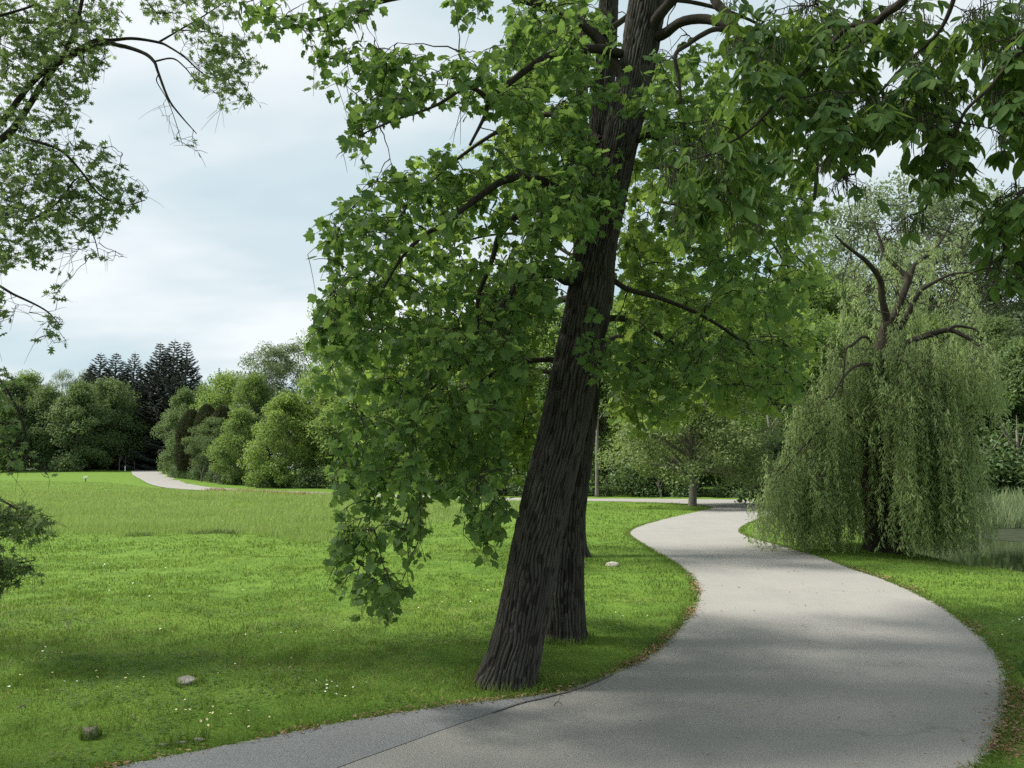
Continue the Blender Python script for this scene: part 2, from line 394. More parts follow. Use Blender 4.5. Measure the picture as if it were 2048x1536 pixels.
# tar seam along the patch edge
seam = catmull(gnd(*np.array([(1225, 1350), (1170, 1374), (1100, 1394), (1040, 1408), (985, 1427)]).T)[:, :2], 60)
sm = []
tt = nrm(np.gradient(seam, axis=0)); nn = np.stack([-tt[:, 1], tt[:, 0]], -1)
w = .006 + .010 * fbm(np.arange(60) * .6, np.zeros(60), 12)
V = np.concatenate([np.c_[seam + nn * w[:, None], np.full(60, .0085)], np.c_[seam - nn * w[:, None], np.full(60, .0085)]])
i = np.arange(59); mesh('road_seam', V, [np.stack([i, i + 60, i + 61, i + 1], -1)], plain('tar', (.11, .108, .105), .7, .3, .3, 20))
tag(bpy.data.objects['road_seam'], 'dark seam where the asphalt patch meets the road', 'road seam', kind='structure')

# ---- pond
wp = [(8.5, 22), (9.0, 15), (11, 10.5), (17, 9.5), (26, 11), (31, 20), (31, 33), (20, 33.5), (12, 30)]
tag(link('pond_water', poly_mesh('pond_water', np.array(wp, float), -.32, M['water'])), 'dark still pond water at the right behind the willow', 'pond', kind='structure')
fl = gnd(*np.array([(1868, 1072), (1900, 1077), (1935, 1075), (1985, 1079), (2048, 1084), (2160, 1086), (2400, 1090), (2400, 1052), (2200, 1049), (2048, 1050), (1960, 1052), (1900, 1056), (1866, 1064)]).T, -.316)[:, :2]
fl = catmull(np.vstack([fl, fl[:1]]), 120)[:-1]
tag(link('algae_film', poly_mesh('algae_film', fl, -.316, M['algae'])), 'grey green film of algae floating on the far half of the pond', 'algae', kind='stuff')

# ------------------------------------------------------------------ scattered grass
def blades(name, X, Y, Hh, W, mat, seed, rnd, full=True, lean=.45):
    rng = RS(seed); n = len(X); z = terrain_fast(X, Y)
    a = rng.rand(n) * 2 * PI; la = rng.rand(n) * 2 * PI; l = Hh * lean * (.2 + rng.rand(n))
    B = np.stack([X, Y, z - .01], -1); s = np.stack([np.cos(a), np.sin(a), 0 * a], -1) * W[:, None] / 2
    ld = np.stack([np.cos(la), np.sin(la), 0 * la], -1)
    mid = B + ld * (l * .3)[:, None]; mid[:, 2] += Hh * .6
    tip = B + ld * l[:, None]; tip[:, 2] += Hh
    if full:
        V = np.stack([B - s, B + s, mid + s * .75, mid - s * .75, tip], 1).reshape(-1, 3)
        b = np.arange(n)[:, None] * 5
        return mesh(name, V, [b + np.array([0, 1, 2, 3]), b + np.array([3, 2, 4])], mat, rnd=np.repeat(rnd, 5))
    V = np.stack([B - s, B + s, tip], 1).reshape(-1, 3)
    return mesh(name, V, [np.arange(n)[:, None] * 3 + np.array([0, 1, 2])], mat, rnd=np.repeat(rnd, 3))
def grid_lookup(G):
    def f(x, y):
        i = np.clip(np.searchsorted(gx, x) - 1, 0, nx - 2); j = np.clip(np.searchsorted(gy, y) - 1, 0, ny - 2)
        fx = (x - gx[i]) / (gx[i + 1] - gx[i]); fy = (y - gy[j]) / (gy[j + 1] - gy[j])
        return (G[i, j] * (1 - fx) + G[i + 1, j] * fx) * (1 - fy) + (G[i, j + 1] * (1 - fx) + G[i + 1, j + 1] * fx) * fy
    return f
terrain_fast = grid_lookup(Z)
RD = road_sd(np.stack([XX.ravel(), YY.ravel()], -1)).reshape(XX.shape); rd_fast = grid_lookup(RD)
PD = pond_sd(np.stack([XX.ravel(), YY.ravel()], -1)).reshape(XX.shape); pd_fast = grid_lookup(PD)
def hz(x, y): return float(terrain(np.array([x]), np.array([y]))[0])

mow_px = [(-400, 1055), (-100, 1061), (0, 1064), (130, 1068), (330, 1070), (500, 1074), (690, 1082), (760, 1076), (810, 1060), (850, 1050), (950, 1041), (1010, 1036), (1060, 1026), (1075, 1010)]
mow = gnd(*np.array(mow_px).T)[:, :2]
meadow = np.vstack([catmull(mow, 80), [(0.8, 46.5), (-6, 50.5), (-14, 56.2), (-21, 62.5), (-27.5, 69.5), (-35, 76), (-46, 88), (-61, 92), (-85, 92)]])
def zone(rng, y0, y1, dens, mx=1.2):
    A = 0; X = []; Y = []
    area = (y1 - y0) * (1.36 * (y0 + y1) / 2 + 2 * mx); n = int(area * dens)
    y = y0 + (y1 - y0) * rng.rand(n * 2); hw = .68 * y + mx; x = (rng.rand(n * 2) * 2 - 1)
    keep = rng.rand(n * 2) < hw / (.68 * y1 + mx); x = x * hw
    x, y = x[keep], y[keep]; k = int(min(len(x), n)); return x[:k], y[:k]
rng = RS(11); bx, by, bh, bw = [], [], [], []
for (y0, y1, d, h, w) in ((3.4, 6, 2600, .034, .005), (6, 9, 2100, .036, .0065), (9, 13, 950, .038, .010), (13, 18, 400, .042, .016), (18, 26, 170, .045, .024), (26, 44, 60, .05, .036)):
    x, y = zone(rng, y0, y1, d)
    r = rd_fast(x, y); ok = (r > -.02) & (pd_fast(x, y) > .15)
    ok &= ~(inpoly(x, y, meadow))
    x, y = x[ok], y[ok]; c = fbm(x * 1.1, y * 1.1, 31); c2 = fbm(x * 4, y * 4, 33, 2)
    bald = (fbm(x * .9, y * .9, 61, 4) > .64)
    k = ~bald | (rng.rand(len(x)) < .22); x, y, c, c2 = x[k], y[k], c[k], c2[k]
    bx.append(x); by.append(y); bh.append(h * (.45 + .8 * c2 + .4 * (c > .62) + .7 * (c2 > .74)) * (.6 + .8 * rng.rand(len(x)))); bw.append(w * (.7 + .6 * rng.rand(len(x))))
# longer fringe hanging over the road edges
for E, sgn in ((catmull(Lw, 2600), 1), (catmull(Rw, 2600), -1)):
    m = (E[:, 1] > 3) & (E[:, 1] < 30)
    P = np.repeat(E[m], 7, 0) + rng.normal(0, .07, (m.sum() * 7, 2)); x, y = P[:, 0], P[:, 1]; ok = rd_fast(x, y) > -.05
    x, y = x[ok], y[ok]; bx.append(x); by.append(y); bh.append(.05 * (.5 + rng.rand(len(x)))); bw.append(np.clip(y * .0011, .006, .03))
for (ppx, ppy, yy, rr_, n_) in ((1018, 1366, 7.45, .36, 700), (1130, 1278, 9.25, .30, 420), (1150, 1105, 18.2, .34, 200), (375, 1374, 0, .115, 160), (180, 1477, 0, .058, 150), (397, 1481, 0, .06, 60), (360, 1486, 0, .06, 60), (328, 1491, 0, .05, 60), (1225, 1129, 0, .16, 60)):
    c0 = at(ppx, ppy, yy)[:2] if yy > 0 else gnd(ppx, ppy)[:2]; yy = c0[1]; a_ = rng.rand(n_) * 2 * PI; r_ = rr_ * (.85 + .45 * rng.rand(n_)); x = c0[0] + r_ * np.cos(a_) - .0; y = yy + r_ * np.sin(a_); ok = rd_fast(x, y) > 0
    x, y = x[ok], y[ok]; bx.append(x); by.append(y); bh.append(.04 + .08 * rng.rand(len(x))); bw.append(np.full(len(x), .0075))
bx, by, bh, bw = map(np.concatenate, (bx, by, bh, bw))
brnd = np.clip(-.05 + .65 * fbm(bx * .45, by * .45, 41) + .5 * fbm(bx * 2.2, by * 2.2, 47, 2) + (rng.rand(len(bx)) - .5) * .5, 0, 1)
tag(blades('lawn_grass', bx, by, bh, bw, M['blade'], 5, brnd), 'short mown grass blades covering the lawn', 'grass', kind='stuff')
x, y = zone(rng, 3.4, 12, 420); k = (rd_fast(x, y) > .02) & (fbm(x * 1.6, y * 1.6, 53, 3) > .57); x, y = x[k], y[k]; n = len(x)
tag(blades('dry_grass', x, y, .02 + .03 * rng.rand(n), .004 + .004 * rng.rand(n), plain('straw', (.30, .25, .12), .8, .2, .3), 14, rng.rand(n), True, 1.4), 'dry straw coloured blades scattered in the near lawn', 'grass', kind='stuff')
x, y = zone(rng, 3.4, 11, 300); k = (rd_fast(x, y) > .05) & (fbm(x * 1.1, y * 1.1, 57, 3) > .56); x, y = x[k], y[k]; x, y = np.repeat(x, 3), np.repeat(y, 3); n = len(x); a_ = np.tile(np.arange(n // 3 * 3) % 3, 1)[:n] * 2.1 + rng.rand(n)
v, f, r = stamp([(0, 0, 0), (.4, .35, .05), (.42, .75, .03), (0, 1, 0), (-.42, .75, .03), (-.4, .35, .05)], [[0, 1, 2, 3, 4, 5]], np.stack([x, y, terrain_fast(x, y) + .022 + .012 * rng.rand(n)], -1), np.stack([np.cos(a_), np.sin(a_), .15 + 0 * a_], -1), np.tile([0, 0, 1.], (n, 1)) + rng.normal(0, .2, (n, 3)), .013 + .010 * rng.rand(n), rng.rand(n))
tag(mesh('clover', v, [f], M['leaf_mid'], rnd=r), 'low clover leaves among the near lawn grass', 'clover', kind='stuff')
# meadow
mx_, my_, mh_, mw_ = [], [], [], []
for (y0, y1, d, w) in ((20, 27, 330, .011), (27, 38, 190, .017), (38, 55, 95, .026), (55, 93, 34, .05)):
    n = int((y1 - y0) * 62 * d); x = -62 + 66 * rng.rand(n); y = y0 + (y1 - y0) * rng.rand(n)
    ok = inpoly(x, y, meadow) & (x > -.72 * y - 4) & (rd_fast(x, y) > .3); x, y = x[ok], y[ok]
    mx_.append(x); my_.append(y); mw_.append(w * (.6 + .8 * rng.rand(len(x))))
    mh_.append((.09 + .22 * fbm(x * .5, y * .5, 71)) * (.55 + .75 * rng.rand(len(x))) * (1 - .6 * smooth(58, 70, y) * smooth(-22, -26, x)) * (1 + .5 * smooth(46, 52, y) * smooth(-24, -20, x)))
mx_, my_, mh_, mw_ = map(np.concatenate, (mx_, my_, mh_, mw_))
mr = np.clip(.1 + .8 * fbm(mx_ * .25, my_ * .25, 44) + (rng.rand(len(mx_)) - .5) * .7, 0, 1)
tag(blades('meadow_grass', mx_, my_, mh_, mw_, M['meadow_blade'], 6, mr, True, .5), 'tall unmown meadow grass beyond the mown lawn', 'grass', kind='stuff')
# reddish grass heads at the back edge of the meadow
n = 1100; x = -26 + 13 * rng.rand(n); y = np.interp(x, [-27, -21, -14, -6], [68.5, 62, 55.8, 50]) - rng.rand(n) * 2.5
tag(blades('sorrel', x, y, .25 + .18 * rng.rand(n), np.full(n, .03), M['sorrel'], 9, rng.rand(n)), 'rusty red grass heads along the far edge of the meadow', 'wild plants', kind='stuff')
# dark tufts added to paint the shade line at the mowing edge
E = catmull(mow, 1400)[:, :]; E = E[(E[:, 0] > -19) & (E[:, 0] < -4)]
k = fbm(E[:, 0] * .8, E[:, 1] * .8, 91); E = np.repeat(E[k > .52], 7, 0); E = E + rng.normal(0, .16, E.shape) + [0, .1]
tag(blades('shade_tufts', E[:, 0], E[:, 1], .06 + .12 * rng.rand(len(E)), np.full(len(E), .022), M['leaf_dark'], 10, rng.rand(len(E)), True, .8), 'dark low tufts added for the shade line between mown lawn and meadow', 'shade_tufts', kind='stuff')
# little flowers
fb = MB()
def flowers(pxc, sx, sy, n, yel):
    global fb
    px = pxc[0] + rng.normal(0, sx, n); py = pxc[1] + rng.normal(0, sy, n); P = gnd(px, py)
    for p in P:
        if float(rd_fast(np.array([p[0]]), np.array([p[1]]))[0]) < .1: continue
        r = .005 + .005 * rng.rand() + .00035 * p[1]; h = .05 + .03 * rng.rand(); t = np.arange(6) * PI / 3
        c = np.array([p[0], p[1], float(terrain_fast(np.array([p[0]]), np.array([p[1]]))[0]) + h]); tl = rng.normal(0, .35, 2)
        ring = np.stack([c[0] + r * np.cos(t), c[1] + r * np.sin(t), c[2] + r * (np.cos(t) * tl[0] + np.sin(t) * tl[1])], -1)
        fb.add(np.vstack([ring, c + [0, 0, -r * .4]]), [np.array([[i, (i + 1) % 6, 6] for i in range(6)])], yel if rng.rand() < .8 else 0.)
for a in (((430, 1450), 60, 14, 13, .5), ((220, 1140), 25, 8, 16, 0.), ((680, 1390), 30, 10, 14, 0.), ((150, 1375), 90, 25, 26, .6), ((930, 1215), 40, 12, 16, .4), ((600, 1370), 120, 60, 14, .3), ((450, 1240), 200, 60, 16, .2), ((1250, 1240), 30, 12, 10, .5), ((2000, 1260), 25, 15, 5, 0.), ((300, 1180), 220, 40, 14, .2), ((300, 1020), 250, 30, 10, .3)):
    flowers(*a)
tag(fb.build('wild_flowers', M['flower']), 'tiny white and yellow flowers sprinkled in the lawn', 'flowers', kind='stuff')
# brown leaf litter on the edges of the road
lb = MB()
def litter(E, off, sd, n, size):
    idx = rng.randint(0, len(E), n); P = E[idx] + rng.normal(0, 1, (n, 2)) * sd + off
    kk = fbm(P[:, 0] * 1.3, P[:, 1] * 1.3, 19) + .25 * rng.rand(n) > .56; P = P[kk]; n = len(P)
    x, y = P[:, 0], P[:, 1]; z = np.maximum(terrain_fast(x, y), np.where(rd_fast(x, y) < .05, .006, -9)) + .008 + .012 * rng.rand(n)
    D = rng.normal(0, 1, (n, 3)); D[:, 2] *= .2; Nn = np.tile([0, 0, 1.], (n, 1)) + rng.normal(0, .4, (n, 3))
    s = size * (.5 + rng.rand(n)) * (1 + y * .05)
    v, f, r = stamp([(0, 0, 0), (.16, .4, .05), (0, 1, 0), (-.16, .4, .05)], [[0, 1, 2, 3]], np.stack([x, y, z], -1), D, Nn, s, rng.rand(n)); lb.add(v, [f], r)
Rd = catmull(Rw, 3000); Ld = catmull(Lw, 3000)
litter(Rd[(Rd[:, 1] > 4.0) & (Rd[:, 1] < 16)], (.10, 0), .06, 3600, .026)
litter(Rd[(Rd[:, 1] > 3.5) & (Rd[:, 1] < 7.5)], (.1, 0), .11, 1300, .026)
litter(Ld[(Ld[:, 1] > 8) & (Ld[:, 1] < 15)], (-.03, 0), .06, 1500, .03)
litter(Ld[(Ld[:, 1] > 3.5) & (Ld[:, 1] < 8.5)], (0, .0), .05, 1500, .026)
litter(Rd[(Rd[:, 1] > 4) & (Rd[:, 1] < 20)], (-1.6, 0), .9, 420, .022)
tag(lb.build('leaf_litter', M['litter']), 'rust brown leaf litter along the road edges', 'litter', kind='stuff')

# ------------------------------------------------------------------ trunks with furrowed bark
def bark_trunk(name, ctrl, rad, mat, parent, org, ncell=40, amp=.022, nseg=300, rows=340, flare=(.55, .22), fdir=None, seed=1):
    P = catmull(ctrl, rows); t = np.linspace(0, 1, rows)
    R = np.interp(t, np.linspace(0, 1, len(rad)), rad)
    T = nrm(np.gradient(P, axis=0)); A = nrm(np.cross(np.tile([0, 1., 0], (rows, 1)), T)); B = np.cross(T, A)
    ln = np.concatenate([[0], np.cumsum(np.linalg.norm(np.diff(P, axis=0), axis=1))])
    th = np.arange(nseg) / nseg
    U, H = np.meshgrid(th, ln)
    w = (fbm(U * 6, H * 1.1, seed, 2) - .5)
    def furrow(nc, wf, wa, sd, p):
        wp = wa * (vnoise(U * 7, H * wf, sd, 7) + .6 * vnoise(U * 15, H * wf * 2.4, sd + 1, 15) + .3 * vnoise(U * 31, H * wf * 6, sd + 2, 31))
        return np.abs(np.sin(PI * (nc * U + wp))) ** p
    brk = smooth(.52, .78, vnoise(U * ncell, H * 11, seed + 5, ncell))
    rg = furrow(ncell, 1.6, 1.7, seed, .45) * (1 - .6 * brk)
    rg = rg * (.72 + .28 * furrow(ncell * 2, 2.4, 2.4, seed + 20, .5)) + .14 * (fbm(U * 60, H * 16, seed + 3, 2) - .5)
    rg = np.clip(rg, 0, 1)
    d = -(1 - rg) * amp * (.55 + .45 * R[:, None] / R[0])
    lob = .55 + .45 * np.cos(2 * PI * U * 5 + 2.0 * w * 3)
    if fdir is not None: lob = lob * .6 + .9 * np.clip(np.cos(2 * PI * U - fdir), 0, 1)
    fl = flare[0] * R[0] * np.exp(-np.maximum(H - .08, 0) / flare[1]) * lob
    lump = (fbm(U * 4, H * .8, seed + 9, 2) - .5) * .10 * R[:, None]
    RR = R[:, None] + d + fl + lump
    V = P[:, None, :] + RR[:, :, None] * (A[:, None, :] * np.cos(2 * PI * U)[..., None] + B[:, None, :] * np.sin(2 * PI * U)[..., None])
    i, j = np.meshgrid(np.arange(rows - 1), np.arange(nseg), indexing='ij'); j2 = (j + 1) % nseg
    q = np.stack([i * nseg + j, i * nseg + j2, (i + 1) * nseg + j2, (i + 1) * nseg + j], -1).reshape(-1, 4)
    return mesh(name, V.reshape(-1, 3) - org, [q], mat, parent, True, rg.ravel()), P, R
def limb_mesh(name, P, r0, r1, mat, parent, org, seed=0, k=12):
    n = len(P); rr = np.linspace(r0, r1, n) * (1 + .22 * (fbm(np.arange(n) * .35, np.zeros(n), seed) - .5))
    v, f = tubes(P[None], rr[None], k); return mesh(name, v - org, [f], mat, parent, True)

# ------------------------------------------------------------------ crown growth
def grow(rng, skel, targets, lift=.16, wob=.08, m=7, r0=.004, rk=.006):
    nodes = list(skel); sk = np.array(skel)
    d0 = np.min(np.linalg.norm(targets[:, None] - sk[None], axis=2), axis=1); order = np.argsort(d0)
    cap = len(nodes) + len(targets) * 3; arr = np.empty((cap, 3)); arr[:len(nodes)] = sk; cnt = len(nodes); Ps = []; Rs = []
    t = np.linspace(0, 1, m)[:, None]
    for i in order:
        T = targets[i]; d = arr[:cnt] - T; dist = np.linalg.norm(d, axis=1); cost = dist + .7 * np.maximum(0, -d[:, 2])
        s = arr[np.argmin(cost)]; L = np.linalg.norm(T - s)
        c = s + (T - s) * .45 + np.array([0, 0, lift * L]) + rng.normal(0, wob * L, 3)
        P = (1 - t) ** 2 * s + 2 * t * (1 - t) * c + t ** 2 * T
        P[1:-1] += rng.normal(0, .02 * L, (m - 2, 3))
        Ps.append(P); Rs.append(np.linspace(min(.03, r0 + rk * L), r0 * .55, m))
        arr[cnt:cnt + 3] = P[[2, 4, m - 2]]; cnt += 3
    return np.array(Ps), np.array(Rs)
def twiglets(rng, Ps, per, length, down=.5, out=None, tmin=.35):
    n = len(Ps); m = Ps.shape[1]; idx = np.repeat(np.arange(n), per); t = tmin + (1 - tmin) * rng.rand(len(idx)) ** .7
    t[::per] = 1.0
    f = t * (m - 1); i = np.minimum(f.astype(int), m - 2); fr = (f - i)[:, None]
    s = Ps[idx, i] * (1 - fr) + Ps[idx, i + 1] * fr; tan = nrm(Ps[idx, i + 1] - Ps[idx, i])
    D = tan * .6 + rng.normal(0, .65, (len(idx), 3)); D[:, 2] -= down * .6; D = nrm(D)
    L = length * (.5 + rng.rand(len(idx)))
    u = np.linspace(0, 1, 4)[None, :, None]
    P = s[:, None] + D[:, None] * (L[:, None, None] * u) + np.array([0, 0, -1.]) * (down * L[:, None, None] * .5 * u ** 2)
    return P
TL = [(0, .42, 0), (.0, 0, 0), (.20, -.03, .03), (.50, .13, .07), (.42, .27, .06), (.53, .50, .05), (.36, .60, .06), (.30, .98, -.03), (.12, .87, .01), (0, .82, 0), (-.12, .87, .01), (-.30, .98, -.03), (-.36, .60, .06), (-.53, .50, .05), (-.42, .27, .06), (-.50, .13, .07), (-.20, -.03, .03), (.012, -.02, 0), (-.012, -.02, 0), (0, -.5, .05)]
TLF = [[0, i, i + 1] for i in range(1, 16)] + [[0, 16, 1], [17, 18, 19]]
OK_ = [(0, 0, 0), (.05, .22, .0), (.30, .20, .04), (.10, .36, .01), (.44, .52, .04), (.13, .56, .01), (.30, .86, .02), (.08, .76, 0), (0, 1.0, 0), (-.08, .76, 0), (-.30, .86, .02), (-.13, .56, .01), (-.44, .52, .04), (-.10, .36, .01), (-.30, .20, .04), (-.05, .22, 0)]
OKF = [[0, 1, 15], [1, 2, 3], [1, 3, 13], [1, 13, 15], [13, 14, 15], [3, 4, 5], [3, 5, 11], [3, 11, 13], [11, 12, 13], [5, 6, 7], [5, 7, 9], [5, 9, 11], [9, 10, 11], [7, 8, 9]]
HK = [(0, 0, 0), (.13, .16, .03), (.215, .42, .05), (.19, .66, .04), (.09, .88, 0), (0, 1.04, -.05), (-.09, .88, 0), (-.19, .66, .04), (-.215, .42, .05), (-.13, .16, .03), (0, .45, -.0)]
HKF = [[10, i, i + 1] for i in range(0, 9)] + [[10, 9, 0]]
DM = [(0, 0, 0), (.26, .45, .06), (0, 1, -.05), (-.26, .45, .06)]
DMF = [[0, 1, 2, 3]]
def leaves_on(rng, P, per, size, sd, tf_, tv, upn=.7, droop=.55, mb=None, rbias=0., petiole=.45):
    """leaves along twiglets P (n,4,3)"""
    n = len(P); idx = np.repeat(np.arange(n), per); t = .25 + .8 * rng.rand(len(idx)); f = np.clip(t, 0, .999) * 3; i = f.astype(int); fr = (f - i)[:, None]
    s = P[idx, i] * (1 - fr) + P[idx, np.minimum(i + 1, 3)] * fr; tan = nrm(P[idx, 3] - P[idx, 0])
    D = rng.normal(0, .8, (len(idx), 3)) + tan * .4; D[:, 2] = D[:, 2] * .5 - droop; D = nrm(D)
    Nn = np.array([0, 0, 1.]) * upn + rng.normal(0, .6, (len(idx), 3))
    S = size * (.62 + .62 * rng.rand(len(idx)))
    pos = s + D * (S * petiole)[:, None]
    v, fc_, r = stamp(tv, tf_, pos, D, Nn, S, np.clip(rng.rand(len(idx)) * .8 + .1 + rbias, 0, 1))
    return v, fc_, r
def project(P):
    c, s = math.cos(PITCH), math.sin(PITCH); z = P[:, 2] - CAMH
    d = P[:, 1] * c + z * s; v = -P[:, 1] * s + z * c
    return 1024 + F * P[:, 0] / np.maximum(d, .05), 768 - F * v / np.maximum(d, .05), d
def trim(a, polys, k, fz=13):
    """drop the leaves (k vertices each) that hang outside the outline of the crown"""
    v, f, r = a; V = v.reshape(-1, k, 3); c = V.mean(1); px, py, d = project(c); rj = RS(7); px = px + rj.normal(0, fz, len(px)); py = py + rj.normal(0, fz, len(py))
    ok = ~((d > .05) & (px > -10) & (px < 2058) & (py > -10) & (py < 1546))
    for p in polys: ok |= inpoly(px, py, p[0])
    nf = len(f) // len(V); f = f.reshape(len(V), nf, -1); f = f[:ok.sum()]
    return V[ok].reshape(-1, 3), f.reshape(-1, f.shape[-1]), r.reshape(-1, k)[ok].ravel()
def trim_tw(P, polys):
    px, py, d = project(P[:, -1]); rj = RS(8); px = px + rj.normal(0, 14, len(px)); py = py + rj.normal(0, 14, len(py)); ok = ~((d > .05) & (px > -10) & (px < 2058) & (py > -10) & (py < 1546))
    for p in polys: ok |= inpoly(px, py, p[0])
    ok |= RS(3).rand(len(P)) < .018
    return P[ok]
def in_frame(P, m=40):
    c, s = math.cos(PITCH), math.sin(PITCH); z = P[:, 2] - CAMH
    d = P[:, 1] * c + z * s; v = -P[:, 1] * s + z * c; px = 1024 + F * P[:, 0] / np.maximum(d, .05); py = 768 - F * v / np.maximum(d, .05)
    return (d > .05) & (px > -m) & (px < 2048 + m) & (py > -m) & (py < 1536 + m)
def poly_targets(rng, polys, k=1.0):
    out = []
    for poly, n, y0, y1 in polys:
        n = int(n * k + .5)
        p = sample_poly(rng, poly, n); out.append(at(p[:, 0], p[:, 1], y0 + (y1 - y0) * rng.rand(n)))
    return np.concatenate(out)
def box_targets(rng, lo, hi, n, m=60):
    P = np.array(lo) + (np.array(hi) - np.array(lo)) * rng.rand(n * 3, 3); P = P[~in_frame(P, m)]; return P[:n]
def limb(pts, Y):
    pts = np.array(pts, float); y = np.interp(np.linspace(0, 1, len(pts)), np.linspace(0, 1, len(Y)), Y); return catmull(at(pts[:, 0], pts[:, 1], y), 40)

